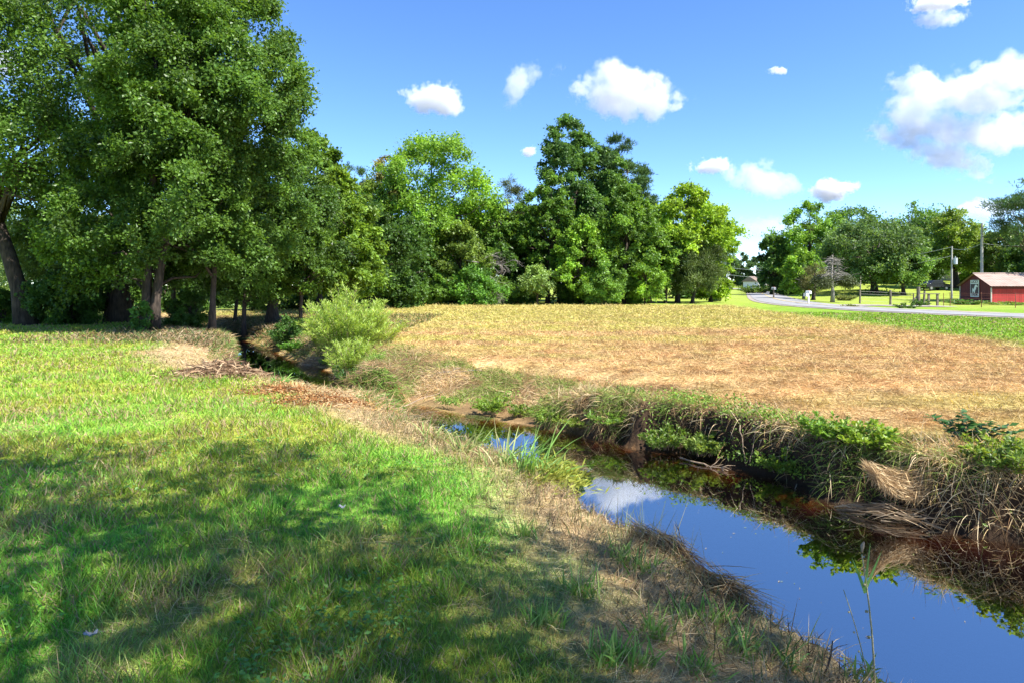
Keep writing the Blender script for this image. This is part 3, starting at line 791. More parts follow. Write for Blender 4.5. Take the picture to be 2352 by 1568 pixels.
# trees behind the viewer whose shade falls on the lawn
def shade_tree(label, x, y, H, cb, hw, n_, seed, lf=.12):
    rg = np.random.default_rng(seed); e = empty('tree', (x, y, h1(x, y))); tag(e, label, 'tree', 'trees behind the viewer')
    v, f, c, cen, rc = crown(rg, H, cb, hw, 'round', n_, lf, MD, 320, shell=.12, loose=1.7, lumps=.15)
    put('crown', np_mesh('crown', v, f, c), M_LEAF, e); mb = MB(); trunk_mb(rg, mb, H, .17, 0, 0, cen, 12, cb=cb); mb.build('trunk', M_BARK, e, True)
shade_tree('leafy tree on the far bank behind the viewer shading the near lip', 9.4, -3.0, 17, 7.5, 3.2, 10000, 90)
shade_tree('leafy tree just behind the viewer shading the near lawn', 3.4, -1.0, 15.5, 5.8, 4.5, 31000, 91)
shade_tree('wide leafy tree behind the viewer shading the left of the lawn', -1.6, -2.0, 19, 7, 5.8, 66000, 92)

# ------------------------------------------------------------------ the willow like bush at the bend of the creek
def wand_bush(label, name, cat, loc, n_st, height_, spread, leaf_l, leaf_w, col, per=60, seed=1, mat=M_LEAF, group=None, stem_r=.012, droop=.12, lowest=.1):
    rg = np.random.default_rng(seed)
    e = empty(name, loc); tag(e, label, cat, group)
    mb = MB(); parts = []
    for i in range(n_st):
        a = rg.uniform(0, 6.28); u = math.sqrt(rg.random()); hh = height_ * rg.uniform(.45, 1.0) * (1 - .35 * u)
        b = np.array([math.cos(a) * u * spread * .45, math.sin(a) * u * spread * .45, -.05]); o = np.array([math.cos(a), math.sin(a), 0]) * spread * u * .7
        q = np.array([b + o * s ** 1.4 + np.array([0, 0, hh * (s - droop * s * s)]) + rg.normal(size=3) * .03 * s for s in np.linspace(0, 1, 6)])
        mb.tube(q, np.linspace(stem_r, stem_r * .25, 6), 5)
        s = rg.uniform(lowest, 1.02, per); pos = np.stack([np.interp(s, np.linspace(0, 1, 6), q[:, k]) for k in range(3)], -1)
        tdir = nrmz(q[5] - q[3]); aa = rg.uniform(0, 6.28, per); rd = np.stack([np.cos(aa), np.sin(aa), rg.uniform(-.1, .9, per)], -1)
        ax = nrmz(rd + tdir * .5); nor = nrmz(np.array([0, 0, 1.]) + rg.normal(size=(per, 3)) * .4)
        off = rd * (rg.random(per) ** 1.5 * .16 * height_ * (1.1 - s))[:, None]
        c = np.array(col)[None] * rg.uniform(.65, 1.4, (per, 1)) * np.array([1, 1, 1]) + (rg.random((per, 1)) < .12) * np.array([.07, .04, 0])
        parts.append(leaf_mesh(pos + off, ax, nor, leaf_l * rg.uniform(.6, 1.2, per), leaf_w, c))
    v, f, c = merge(parts)
    put('foliage', np_mesh('foliage', v, f, c), mat, e)
    mb.build('stems', M_TWIG, e, True)
    return e

def at(X, y, dz=0): x = wx(X, y); return (x, y, h1(x, y) + dz)
wand_bush('tall willowy bush with narrow pale green leaves at the bend of the creek', 'willow_bush', 'bush', at(800, 20.6), 100, 2.5, 1.15, .15, .024, (.32, .45, .09), 170, 5, lowest=.1)
wand_bush('front willowy bush at the water edge of the upper pool', 'willow_bush', 'bush', at(806, 18.5), 46, 1.25, .75, .14, .022, (.30, .42, .08), 110, 4)
wand_bush('smaller willowy bush leaning over the upper pool, left of the tall one', 'willow_bush', 'bush', at(748, 22.6), 38, 1.5, .8, .15, .024, (.33, .45, .09), 120, 6)
wand_bush('willowy bush trailing off to the right of the tall one onto the mown field', 'willow_bush', 'bush', at(862, 21.5), 44, 1.6, .95, .15, .024, (.32, .42, .08), 110, 7)
wand_bush('low bright green weed mound beside the upper pool', 'weed_clump', 'weeds', at(684, 23.6), 60, .5, .6, .07, .035, (.09, .24, .02), 60, 8, stem_r=.006)
wand_bush('dark leafy weed clump at the right foot of the tall willowy bush', 'weed_clump', 'weeds', at(815, 17.2), 26, .7, .5, .09, .04, (.06, .13, .03), 60, 9, stem_r=.006)
wand_bush('shaded green weed mound on the far bank beyond the upper pool', 'weed_clump', 'weeds', at(655, 26.8), 60, .5, .8, .07, .035, (.05, .15, .03), 60, 10, stem_r=.006)

# leafy plants along the cut bank of the near pool
GB = 'leafy plants on the cut bank'
bank = [  # X, y, height, spread, stems, leaf, colour, label
    (1128, 13.0, .42, .42, 30, .075, (.11, .21, .03), 'bright leafy clump at the narrow end of the near pool, leftmost on the cut bank'),
    (1190, 12.6, .30, .3, 16, .07, (.09, .16, .03), 'small leafy clump just right of the bright one at the narrow end'),
    (1262, 12.0, .32, .38, 24, .075, (.10, .19, .03), 'light leafy clump above the water right of a straw fold'),
    (1320, 11.6, .28, .35, 18, .07, (.12, .2, .04), 'pale leafy clump halfway along the cut bank'),
    (1395, 11.15, .36, .42, 30, .075, (.08, .17, .03), 'broad green clump with a dark hollow above it on the cut bank'),
    (1530, 10.2, .42, .45, 34, .08, (.07, .14, .025), 'dark leafy curtain overhanging the water under arching straw'),
    (1610, 9.8, .40, .4, 30, .08, (.09, .16, .035), 'pale leaved clump hanging to the water above the floating twig'),
    (1800, 8.9, .34, .36, 26, .08, (.10, .19, .03), 'green clump on the cut bank right of the dark root hollow'),
    (1905, 8.4, .40, .42, 32, .085, (.08, .18, .025), 'lush green clump with rush stalks on the cut bank'),
    (1990, 8.05, .42, .40, 30, .09, (.12, .22, .03), 'bright lime leafed clump left of the hanging straw mat'),
    (2300, 7.2, .38, .45, 30, .085, (.12, .2, .03), 'lime leafed clump hanging below the dark viny plant'),
    (2345, 6.9, .45, .4, 26, .08, (.08, .15, .03), 'grassy leafed clump at the right picture edge above the water'),
]
for i, (X, y, hh, sp, ns, lf, col, lab) in enumerate(bank):
    x = wx(X, y); z = h1(x, y)
    y -= .18; x = wx(X, y); z = h1(x, y)
    wand_bush(lab, 'bank_plant', 'plant', (x, y, max(z, WATER + .12)), int(ns * 1.0), hh * 1.35, sp * .9, lf * .7, lf * .4, (col[0] * 1.75, col[1] * 1.5, col[2] * 1.4), 52, 40 + i, group=GB, stem_r=.004, droop=.35)

# the dark viny plant standing up at the right
def viny(label, X, y, hts, col, seed):
    rg = np.random.default_rng(seed); x = wx(X, y); e = empty('vine_plant', (x, y, h1(x, y))); tag(e, label, 'plant')
    mb = MB(); parts = []
    for (dx, hh, ln) in hts:
        q = np.array([(dx * .2 + dx * s, rg.normal() * .02 - .12 * s, hh * (s - .25 * s * s)) for s in np.linspace(0, 1, 7)])
        mb.tube(q, np.linspace(.007, .003, 7), 5); m = ln
        s = np.linspace(.12, 1, m); pos = np.stack([np.interp(s, np.linspace(0, 1, 7), q[:, k]) for k in range(3)], -1)
        aa = np.where(np.arange(m) % 2, 0, np.pi) + rg.normal(size=m) * .7
        ax = nrmz(np.stack([np.cos(aa), np.sin(aa) - .3, rg.uniform(-.2, .4, m)], -1)); nor = nrmz(np.array([0, -.2, 1.]) + rg.normal(size=(m, 3)) * .3)
        parts.append(leaf_mesh(pos, ax, nor, .105 * rg.uniform(.7, 1.2, m), .06, np.array(col)[None] * rg.uniform(.7, 1.4, (m, 1))))
    v, f, c = merge(parts); put('foliage', np_mesh('foliage', v, f, c), M_LEAF, e); mb.build('stems', M_TWIG, e, True)
viny('dark green viny plant with oval leaves rising above the cut bank at the right', 2225, 7.75, [(-.42, .42, 26), (-.25, .36, 24), (-.1, .40, 24), (.1, .34, 24), (.3, .28, 24), (-.3, .24, 22), (.42, .2, 22), (.05, .2, 22), (-.15, .5, 20)], (.05, .13, .03), 61)

# ------------------------------------------------------------------ ground cover that nobody could count
def scatter(n_, r0, r1, th0, th1, p=1.6):
    u = rng.random(n_); e_ = 2 - p
    r = (r0 ** e_ + u * (r1 ** e_ - r0 ** e_)) ** (1 / e_); th = rng.uniform(th0, th1, n_)
    return np.sin(th) * r, np.cos(th) * r, r


# green grass of the lawn, verge and yellowing field
x, y, r = scatter(560000, 2.2, 48, R(-47), R(47), 1.6)
rgb, green, d, side, ins, dl = cover(x, y)
z = height(x, y)
keep = (rng.random(len(x)) < np.clip(green * 1.1, 0, 1) ** 1.3 * np.where((side > 0) & (y > 8), .75, 1)) & ~ins & (z > WATER + .25) & (np.abs(x - road_x(y)) > 3.1)
x, y, r, rgb, z, side, d = [q[keep] for q in (x, y, r, rgb, z, side, d)]
n_ = len(x)
tuft = fbm(x * 2.6 + 9, y * 2.6 + 2, 3)
Lg = (.05 + .085 * sstep(.35, .75, tuft)) * rng.uniform(.6, 1.5, n_) * np.where(side > 0, .9, 1.0) * (1 + .25 * (r < 5))
az = rng.uniform(0, 2 * np.pi, n_) + 2 * tuft; ln = rng.uniform(.15, .95, n_)
d0 = np.stack([np.cos(az) * ln, np.sin(az) * ln, np.ones(n_)], -1)
wd = np.maximum(.0042, .00125 * r) * rng.uniform(.7, 1.25, n_)
c = rgb * rng.uniform(.55, 1.6, (n_, 1)); dead = (rng.random(n_) < .18 + .2 * sstep(.55, .75, vnoise(x * 1.3, y * 1.3 + 30)))[:, None]
c = np.where(dead, C_TAN * rng.uniform(.6, 1.2, (n_, 1)), c)
grn = (rng.random(n_) < .45)[:, None] & (side < 0)[:, None] & ~dead
c = np.where(grn, c * np.array([.72, 1.05, .9]), c)
v, f, cc = strands(np.stack([x, y, z - .006], -1), d0, Lg, wd, rng.uniform(.05, .45, n_), c, 3 if True else 2)
tag(put('lawn_grass', np_mesh('lawn_grass', v, f, cc), M_GRASS), 'short mown grass growing over the lawn and roadside', 'grass', kind='stuff')

# cut straw lying on the field and on the trampled path along the left lip
x, y, r = scatter(760000, 2.3, 60, R(-47), R(50), 1.45)
rgb, green, d, side, ins, dl = cover(x, y)
z = height(x, y)
rgt = (side > 0) & (x > np.interp(y, RR[:, 1], RR[:, 0]))
keep = (rng.random(len(x)) < np.where(rgt, np.clip(1.05 - green * 1.1, 0, 1), np.clip(1 - green, 0, 1) ** 1.5 * .8)) & ~ins & (z > WATER + .3) & (np.abs(x - road_x(y)) > 3.4)
x, y, r, rgb, z, side, rgt = [q[keep] for q in (x, y, r, rgb, z, side, rgt)]
n_ = len(x)
clot = fbm(x * 3.1 + 2, y * 3.1 + 7, 3)
az = rng.normal(0, .9, n_) + np.where(rng.random(n_) < .5, 0, np.pi) + 5 * (vnoise(x * 2.1, y * 2.1) - .5)
up = np.abs(rng.normal(0, .25, n_)) + (rng.random(n_) < .22) * rng.uniform(.4, 1.5, n_)
d0 = np.stack([np.cos(az), np.sin(az), up], -1)
Lg = rng.uniform(.05, .2, n_) * np.where(rgt, 1.0, .85) * (1 + .018 * r)
wd = np.maximum(.0026, .0005 * r) * rng.uniform(.7, 1.3, n_)
pal = np.array([[.68, .49, .24], [.57, .38, .19], [.38, .22, .11], [.74, .59, .36], [.42, .39, .10]])
pr = rng.choice(5, n_, p=[.34, .26, .14, .16, .10]); pl_ = rng.choice(5, n_, p=[.22, .1, .1, .5, .08])
c = np.where(rgt[:, None], pal[pr] * .30 + rgb * .68, pal[pl_] * .55 + rgb * .35) * rng.uniform(.55, 1.35, (n_, 1)) * np.where(rgt, .45 + 1.05 * fbm(x * 1.3, y * 2.4, 4), 1)[:, None]
lift = sstep(.45, .75, clot) * .07
v, f, cc = strands(np.stack([x, y, z + .008 + lift * rng.random(n_)], -1), d0, Lg, wd, rng.uniform(.05, .35, n_), c, 2)
tag(put('cut_straw', np_mesh('cut_straw', v, f, cc), M_STRAW), 'dry cut straw covering the mown field and the creek side path', 'straw', kind='stuff')

# straw and weeds draped over the cut bank
seglen = np.hypot(*np.diff(RR, axis=0).T); pr = np.where((RR[:-1, 1] > 3) & (RR[:-1, 1] < 24), seglen, 0); pr[(RR[:-1, 1] > 10.5) & (RR[:-1, 1] < 15)] *= 2.4; pr[RR[:-1, 1] < 7.3] *= 2.0; pr /= pr.sum()
pr_bank = pr.copy(); N = 150000
k = rng.choice(len(seglen), N, p=pr); tt = rng.random(N)
base = RR[k] + (RR[k + 1] - RR[k]) * tt[:, None]; tg = nrmz(RR[k + 1] - RR[k]); nr_ = np.stack([-tg[:, 1], tg[:, 0]], -1)
nr_ *= np.sign(nr_[:, :1] * 1.0 + nr_[:, 1:2] * .6)                # away from the water
inl = rng.uniform(.0, .95, N) ** .8 * np.where(base[:, 1] > 11.8, 2.1, 1)
bx = base[:, 0] + nr_[:, 0] * inl; by = base[:, 1] + nr_[:, 1] * inl; bz = height(bx, by)
patch = vnoise(bx * 1.7, by * 1.7); patch2 = vnoise(bx * 2.9 + 5, by * 2.9)
ok = (rng.random(N) < sstep(.22, .5, patch2) * .9 + .1) & (bz > WATER + .08)
bx, by, bz, nr_, patch, inl, k = [q[ok] for q in (bx, by, bz, nr_, patch, inl, k)]
n_ = len(bx); gre = (rng.random(n_) < sstep(.25, .65, patch) * .85)[:, None]
out_ = rng.normal(size=(n_, 3)) * np.array([.8, .8, .45]); out_[:, :2] -= nr_ * rng.uniform(-.2, .9, (n_, 1)); out_[:, 2] += rng.uniform(.0, .8, n_)
c = np.where(gre, np.array([.22, .32, .06]), pal[rng.choice(5, n_, p=[.3, .15, .1, .35, .1])]) * rng.uniform(.45, 1.35, (n_, 1))
v, f, cc = strands(np.stack([bx, by, bz - .01], -1), out_, rng.uniform(.06, .36, n_), rng.uniform(.003, .0085, n_), rng.uniform(.1, 1.25, n_), c, 4)
tag(put('bank_straw', np_mesh('bank_straw', v, f, cc), M_STRAW), 'matted straw and weeds draped over the cut bank', 'straw', kind='stuff')

# leafy undergrowth on the cut bank
N = 70000
k = rng.choice(len(seglen), N, p=pr); tt = rng.random(N)
base = RR[k] + (RR[k + 1] - RR[k]) * tt[:, None]; tg = nrmz(RR[k + 1] - RR[k]); nr_ = np.stack([-tg[:, 1], tg[:, 0]], -1); nr_ *= np.sign(nr_[:, :1] + nr_[:, 1:2] * .6)
inl = rng.uniform(-.02, .75, N); bx = base[:, 0] + nr_[:, 0] * inl; by = base[:, 1] + nr_[:, 1] * inl; bz = np.maximum(height(bx, by), WATER + .1) + rng.uniform(0, .2, N) * (.3 + vnoise(bx * 2.5, by * 2.5))
ok = rng.random(N) < sstep(.48, .7, vnoise(bx * 1.5 + 11, by * 1.5)) * .8
bx, by, bz = bx[ok], by[ok], bz[ok]; n_ = len(bx)
lw = rng.uniform(.025, .055, n_)
v, f, cc = leaf_mesh(np.stack([bx, by, bz], -1), nrmz(rng.normal(size=(n_, 3)) + [0, -.4, -.1]), nrmz(rng.normal(size=(n_, 3)) * .6 + [.2, -.5, .8]), lw, lw * .6, np.array([.20, .33, .05]) * rng.uniform(.4, 1.5, (n_, 1)))
tag(put('bank_leaves', np_mesh('bank_leaves', v, f, cc), M_LEAF), 'small green leaves of weeds growing through the bank straw', 'weeds', kind='stuff')

# litter and low stubble under the grove
N = 26000
x = rng.uniform(-19, -4, N); y = rng.uniform(20.5, 40, N); ok = (inside(np.stack([x, y], -1)) == 0) & (x > -15.2 + rng.normal(0, .8, N)); x, y = x[ok], y[ok]; n_ = len(x); z = height(x, y)
az = rng.uniform(0, 6.28, n_); d0 = np.stack([np.cos(az), np.sin(az), rng.uniform(.1, 1.8, n_)], -1)
c = pal[rng.choice(5, n_)] * .5 * rng.uniform(.4, 1.3, (n_, 1)); gr = (rng.random(n_) < .35)[:, None]; c = np.where(gr, np.array([.06, .12, .03]) * rng.uniform(.6, 1.4, (n_, 1)), c)
v, f, cc = strands(np.stack([x, y, z], -1), d0, rng.uniform(.1, .4, n_), .03, rng.uniform(.1, .5, n_), c, 2)
tag(put('grove_litter', np_mesh('grove_litter', v, f, cc), M_STRAW), 'brown leaf litter and thin weeds under the grove', 'leaf litter', kind='stuff')


# ------------------------------------------------------------------ single grass tufts, sticks and drift along the creek
def tuft_thing(label, name, cat, loc, n_, L0, L1, w, spread, col, col2, droop=(.1, .7), lean=(0, 0), seed=1, group=None, upz=1.0, mat=None, jit=.03):
    rg = np.random.default_rng(seed)
    a = rg.uniform(0, 6.28, n_); u = rg.random(n_) ** .7 * spread
    d0 = np.stack([np.cos(a) * u + lean[0], np.sin(a) * u + lean[1], np.full(n_, upz)], -1)
    b = rg.normal(size=(n_, 3)) * [jit, jit, 0]; b[:, 2] = -.02
    mixc = rg.random((n_, 1)); c = (np.array(col) * (1 - mixc) + np.array(col2) * mixc) * rg.uniform(.7, 1.25, (n_, 1))
    v, f, cc = strands(b, d0, rg.uniform(L0, L1, n_), w, rg.uniform(*droop, n_), c, 5)
    o = put(name, np_mesh(name, v, f, cc), mat or M_GRASS); o.location = loc
    return tag(o, label, cat, group)

GT = 'grass tufts on the creek lip'
GG = (.2, .36, .08); GP = (.46, .42, .2)
def lipat(X, Y, dz=0.0):
    x, y, z = ground_at(X, Y)
    if z < -.38:                       # looked past the lip into the creek: step back onto the lip
        q = (X - CX) / F; lx_ = LL[:, 0] - q * LL[:, 1]; k_ = [i for i in range(len(LL) - 1) if lx_[i] * lx_[i + 1] <= 0 and LL[i, 1] > 1]
        k_ = min(k_, key=lambda i: abs(LL[i, 1] - y)) if k_ else 5
        t_ = lx_[k_] / (lx_[k_] - lx_[k_ + 1] + 1e-9); p_ = LL[k_] + (LL[k_ + 1] - LL[k_]) * t_; x, y = p_[0] - .05, p_[1] - .05; z = h1(x, y)
    return (x, y, z + dz)
for i, (X, Y, n_, L0, L1, sp, lean, lab, c1, c2) in enumerate([
        (1000, 1012, 34, .2, .45, .9, (.2, .2), 'light green arching grass tuft on the lip at the narrow end of the pool', GG, GP),
        (1062, 1040, 40, .22, .5, 1.0, (.3, .1), 'arching grass tuft on the lip in front of the first sky reflection', GG, GP),
        (1150, 1072, 46, .25, .55, 1.0, (.3, .2), 'tall mixed green and straw tuft between the two small sky reflections', GG, GP),
        (1205, 1088, 40, .3, .62, .8, (.2, .2), 'tallest arching tuft on the lip left of the sunlit mound', GG, GG),
        (1252, 1096, 30, .2, .45, 1.1, (.5, .1), 'tuft bowing over the water beside the sunlit mound', GG, GG),
        (905, 968, 30, .15, .32, .9, (.2, .1), 'short pale tuft beside the brush dam', GG, GP),
        (590, 850, 40, .2, .42, .9, (.5, -.1), 'arching green tuft on the near bank of the upper pool, leftmost', GG, GG),
        (640, 880, 36, .2, .42, .9, (.4, -.1), 'arching green tuft on the near bank of the upper pool, beside the log', GG, GG),
        (745, 852, 60, .25, .5, 1.0, (0, -.2), 'pale spiky tuft at the water line below the willowy bush', (.22, .24, .06), GP),
        (560, 830, 36, .3, .6, 1.0, (.3, 0), 'shaded tuft above the dark channel of the creek', GG, GG)]):
    tuft_thing(lab, 'grass_tuft', 'grass tuft', lipat(X, Y, -.02), int(n_ * 1.3), L0 * 1.3, L1 * (1.45 if Y > 1000 else 1.2), .015 if Y > 900 else .022, sp, c1, c2, (.2, .8), lean, 200 + i, GT, jit=.07)

# the sunlit mound of lime shoots spilling into the water
sx, sy, sz = lipat(1270, 1092)
rg = np.random.default_rng(77); m_ = 900
b = rg.normal(size=(m_, 3)) * [.16, .26, .03]; b[:, 2] = np.abs(b[:, 2]) + .02 - .25 * np.maximum(b[:, 0], 0); 
ax = nrmz(rg.normal(size=(m_, 3)) * .5 + [.7, -.25, .35]); v, f, cc = leaf_mesh(b, ax, nrmz(rg.normal(size=(m_, 3)) * .4 + [.2, -.3, 1]), rg.uniform(.06, .13, m_), .018, np.array([.33, .36, .06]) * rg.uniform(.6, 1.2, (m_, 1)))
tag(put('lime_shoots', np_mesh('lime_shoots', v, f, cc), M_GRASS, None, (sx, sy, sz)), 'sunlit mound of lime coloured shoots spilling off the lip into the water', 'plant')

# foreground tufts in the thin trampled grass
GF = 'green tufts in the trampled ground'
for i, (X, Y, n_, L1, lab) in enumerate([
        (1330, 1372, 60, .2, 'green blade tuft in the trampled ground, highest of the foreground ones'),
        (1500, 1470, 44, .2, 'blue green tuft with one bowed broad blade'), (1395, 1530, 56, .19, 'dense upright tuft at the bottom left of the bare ground'),
        (1455, 1535, 50, .17, 'lime green upright tuft beside the dense one'), (1560, 1420, 30, .16, 'thin tuft halfway between lawn and water'),
        (1640, 1440, 34, .2, 'tuft among dark cut stalks close to the lip'), (1690, 1500, 40, .18, 'pale tuft at the lip where the water turns to the corner'),
        (1600, 1545, 46, .17, 'short tuft at the bottom of the bare ground'), (1250, 1440, 60, .16, 'green tuft at the border of the shaded lawn'), (1200, 1230, 40, .16, 'small tuft at the top of the bare slope'),
        (1420, 1290, 34, .2, 'upright broad bladed tuft near the water'), (1480, 1320, 34, .2, 'tuft of stiff blades at the lip above the driftwood')]):
    tuft_thing(lab, 'grass_tuft', 'grass tuft', lipat(X, Y, -.01), int(n_ * 1.6), L1 * .45, L1 * 1.5, .0105, .7, (.17, .38, .05), (.36, .46, .14), (.1, .6), (.05, .05), 240 + i, GF, jit=.05)
tuft_thing('broad bladed green grass leaning over the water at the bottom of the bank', 'grass_tuft', 'grass tuft', lipat(1800, 1530), 22, .15, .34, .014, 1.1, (.12, .26, .06), (.18, .3, .08), (.3, .9), (.5, .2), 260, 'broad blades at the bottom edge', jit=.03)
tuft_thing('broad bladed grass cut by the bottom edge beside the tall reed', 'grass_tuft', 'grass tuft', lipat(1985, 1566), 22, .12, .26, .014, .9, (.14, .24, .06), (.2, .28, .09), (.2, .8), (.3, .1), 261, 'broad blades at the bottom edge', jit=.05)

# stubble of dark and pale cut stalks along the lip: countless
N = 5200
k0 = (LL[:, 1] > 2.4) & (LL[:, 1] < 11); Q = LL[k0]; sl = np.hypot(*np.diff(Q, axis=0).T)
k = rng.choice(len(sl), N, p=sl / sl.sum()); tt = rng.random(N)[:, None]; bb = Q[k] + (Q[k + 1] - Q[k]) * tt + np.stack([rng.normal(-.28, .3, N), rng.normal(-.12, .25, N)], -1)
bz = height(bb[:, 0], bb[:, 1]); ok = (bz > -.35); bb, bz = bb[ok], bz[ok]; n_ = len(bb)
d0 = np.stack([rng.normal(.1, .4, n_), rng.normal(.1, .4, n_), np.ones(n_)], -1)
pp = np.array([[.08, .05, .03], [.4, .32, .2], [.28, .2, .1], [.12, .18, .05]])
v, f, cc = strands(np.stack([bb[:, 0], bb[:, 1], bz - .01], -1), d0, rng.uniform(.06, .22, n_), .005, rng.uniform(0, .35, n_), pp[rng.choice(4, n_, p=[.25, .3, .2, .25])] * rng.uniform(.7, 1.2, (n_, 1)), 2)
tag(put('lip_stubble', np_mesh('lip_stubble', v, f, cc), M_STRAW), 'cut stalks and thin stems standing along the creek lip', 'stubble', kind='stuff')

# the tall reed in front of the water, its paler partner, and other single stalks
def stalk(label, name, cat, loc, top, r, mat, leaves=(), seed=1, head=None, extra=()):
    rg = np.random.default_rng(seed); e = empty(name, loc); tag(e, label, cat)
    mb = MB(); top = np.array(top, float)
    q = [np.array([0, 0, -.03]) + top * s + np.array([.015 * math.sin(3 * s), 0, 0]) for s in np.linspace(0, 1, 7)]
    mb.tube(q, np.linspace(r, r * .5, 7), 6)
    for s in (.25, .45, .62, .8): mb.tube([q[0] + top * (s - .006), q[0] + top * (s + .006)], r * 1.35, 6)
    mb.build('stem', mat, e, True)
    for (s, dr, ln, w, dp) in leaves:
        v, f, c = strands(np.array([top * s]), np.array([dr], float), ln, w, dp, np.array([[.13, .26, .07]]), 5, side=nrmz(np.cross(np.array([dr], float), np.array([[0, 1., .2]]))))
        put('leaf', np_mesh('leaf', v, f, c), M_GRASS, e)
    if head:
        mb = MB(); mb.tube([top * .97, top * 1.0 + np.array(head) * .4, top + np.array(head)], [.004, .009, .003], 6); mb.build('seed_head', M_TWIG, e, True)
    return e
M_REED = mat_noise('reed_stem', (.2, .2, .09), (.38, .33, .2), 30, .7, .1)
rx_, ry_, rz_ = lipat(2022, 1567)
hr = (1567 - 1215) / F * ry_
stalk('tall reed with green leaves standing before the water at the bottom right', 'reed', 'reed', (rx_, ry_, rz_), (-.055, .02, hr * .97), .0055, M_REED,
      [(.70, (-.35, 0, 1), hr * .28, .014, .1), (.72, (.4, 0, 1), hr * .3, .014, .05), (.74, (.12, 0, 1), hr * .3, .013, 0), (.12, (-.3, 0, 1), hr * .22, .016, .3), (.03, (.7, 0, .8), hr * .25, .018, .6)], 3, head=(.012, 0, .03))
stalk('thin pale leafless reed leaning left of the tall green one', 'reed', 'reed', (rx_ - .006, ry_ + .02, rz_), (-.12, .03, hr * .72), .0035, M_REED, [(.3, (-.3, 0, 1), .06, .006, .1)], 4)
bx_, by_, bz_ = lipat(1882, 1562)
stalk('dark broken stalk with a cut white end at the bottom of the bank', 'broken_stalk', 'stalk', (bx_, by_, bz_), (.07, .02, .2), .006, M_DARKTWIG, [], 5)

def stick(label, name, cat, p0, p1, r, mat, seed=1, twigs=0, sag=0.0, group=None):
    rg = np.random.default_rng(seed); p0 = np.array(p0, float); p1 = np.array(p1, float)
    mb = MB(); ln = np.linalg.norm(p1 - p0)
    q = np.array([p0 + (p1 - p0) * s + np.array([0, 0, -sag * 4 * s * (1 - s)]) + rg.normal(size=3) * .012 * ln * (0 < s < 1) for s in np.linspace(0, 1, 7)])
    c0 = q.mean(0); mb.tube(q - c0, np.linspace(r, r * .45, 7), 6)
    for i in range(twigs):
        s = rg.integers(1, 6); d = nrmz((p1 - p0) / ln + rg.normal(size=3) * .8); mb.tube([q[s] - c0, q[s] - c0 + d * ln * .13, q[s] - c0 + d * ln * .25 + rg.normal(size=3) * .02], [r * .5, r * .35, r * .15], 4)
    o = mb.build(name, mat, None, True, tuple(c0)); return tag(o, label, cat, group)

def wat(X, Y): y = F * (CAM_H - WATER) / (Y - HY); return (wx(X, y), y, WATER)
a = np.array(wat(915, 948)); b = np.array(wat(1035, 914)); 
stick('long pale thin stick lying across the narrow end of the near pool', 'stick', 'stick', a + [0, 0, .10], b + [0, 0, .22], .012, M_TWIG, 11)
a = np.array(wat(1562, 1056)); b = np.array(wat(1672, 1082))
stick('bleached leafy twig floating out from the cut bank', 'stick', 'stick', a + [0, 0, .04], b + [0, 0, .012], .012, M_TWIG, 12, 10)
a = np.array(lipat(640, 862)); b = np.array(lipat(700, 925))
stick('short dark rusty log sloping down by the upper pool', 'log', 'log', a + [0, 0, .02], b + [.05, 0, .02], .065, mat_noise('rotten_log', (.05, .025, .015), (.24, .11, .06), 9, .9, .6), 13)
a = np.array(at(1000, 15.3)); b = np.array(at(1085, 15.1))
stick('grey stick lying on the field edge above the narrow end of the pool', 'stick', 'stick', a + [0, 0, .06], b + [.2, .1, .08], .014, M_BARKG, 14, 3)
a = np.array(lipat(1500, 1250)); b = np.array(lipat(1690, 1330))
stick('bare thin dark branch rising over the water from the near lip', 'stick', 'stick', np.array(lipat(1600, 1270)) + [0, 0, .0], np.array(lipat(1585, 1262)) + [.02, .35, .14], .006, M_DARKTWIG, 15, 5)
tag(tuft_thing('upright bundle of thin pale seed stalks on the near lip', 'seed_stalks', 'stalks', lipat(1470, 1215), 26, .18, .42, .005, .5, (.34, .32, .2), (.2, .26, .1), (0, .2), (.1, .1), 281, jit=.12))
tag(tuft_thing('spray of thin dark stalks on the near lip right of the pale ones', 'seed_stalks', 'stalks', lipat(1560, 1262), 30, .15, .4, .0045, .6, (.1, .12, .06), (.3, .3, .2), (0, .2), (.1, .1), 282, jit=.14))

# bundle of flood straw curving along the near lip
def drift(label, name, pts, n_, r, L0, L1, cols, seed, w=.005, sag=.1):
    rg = np.random.default_rng(seed); pts = np.array(pts, float); s = rg.random(n_); t_ = np.linspace(0, 1, len(pts))
    P = np.stack([np.interp(s, t_, pts[:, k]) for k in range(3)], -1); T = np.stack([np.interp(s, t_, np.gradient(pts[:, k])) for k in range(3)], -1)
    c0 = pts.mean(0); P = P - c0 + rg.normal(size=(n_, 3)) * r
    dr = nrmz(nrmz(T) * np.where(rg.random((n_, 1)) < .5, 1, -1) + rg.normal(size=(n_, 3)) * .22)
    c = np.array(cols)[rg.integers(0, len(cols), n_)] * rg.uniform(.6, 1.25, (n_, 1))
    v, f, cc = strands(P, dr, rg.uniform(L0, L1, n_), w, sag, c, 3)
    return tag(put(name, np_mesh(name, v, f, cc), M_STRAW, None, tuple(c0)), label, 'straw bundle')
DC = [(.40, .29, .15), (.3, .2, .1), (.2, .13, .07), (.46, .37, .2)]
drift('curved bundle of grey brown flood straw along the near lip', 'straw_bundle', [np.array(lipat(X, Y)) + [.02, .03, .03] for X, Y in [(1480, 1248), (1560, 1262), (1615, 1290), (1660, 1340), (1690, 1385)]], 1500, (.035, .035, .03), .15, .4, DC, 21, .0045, .1)
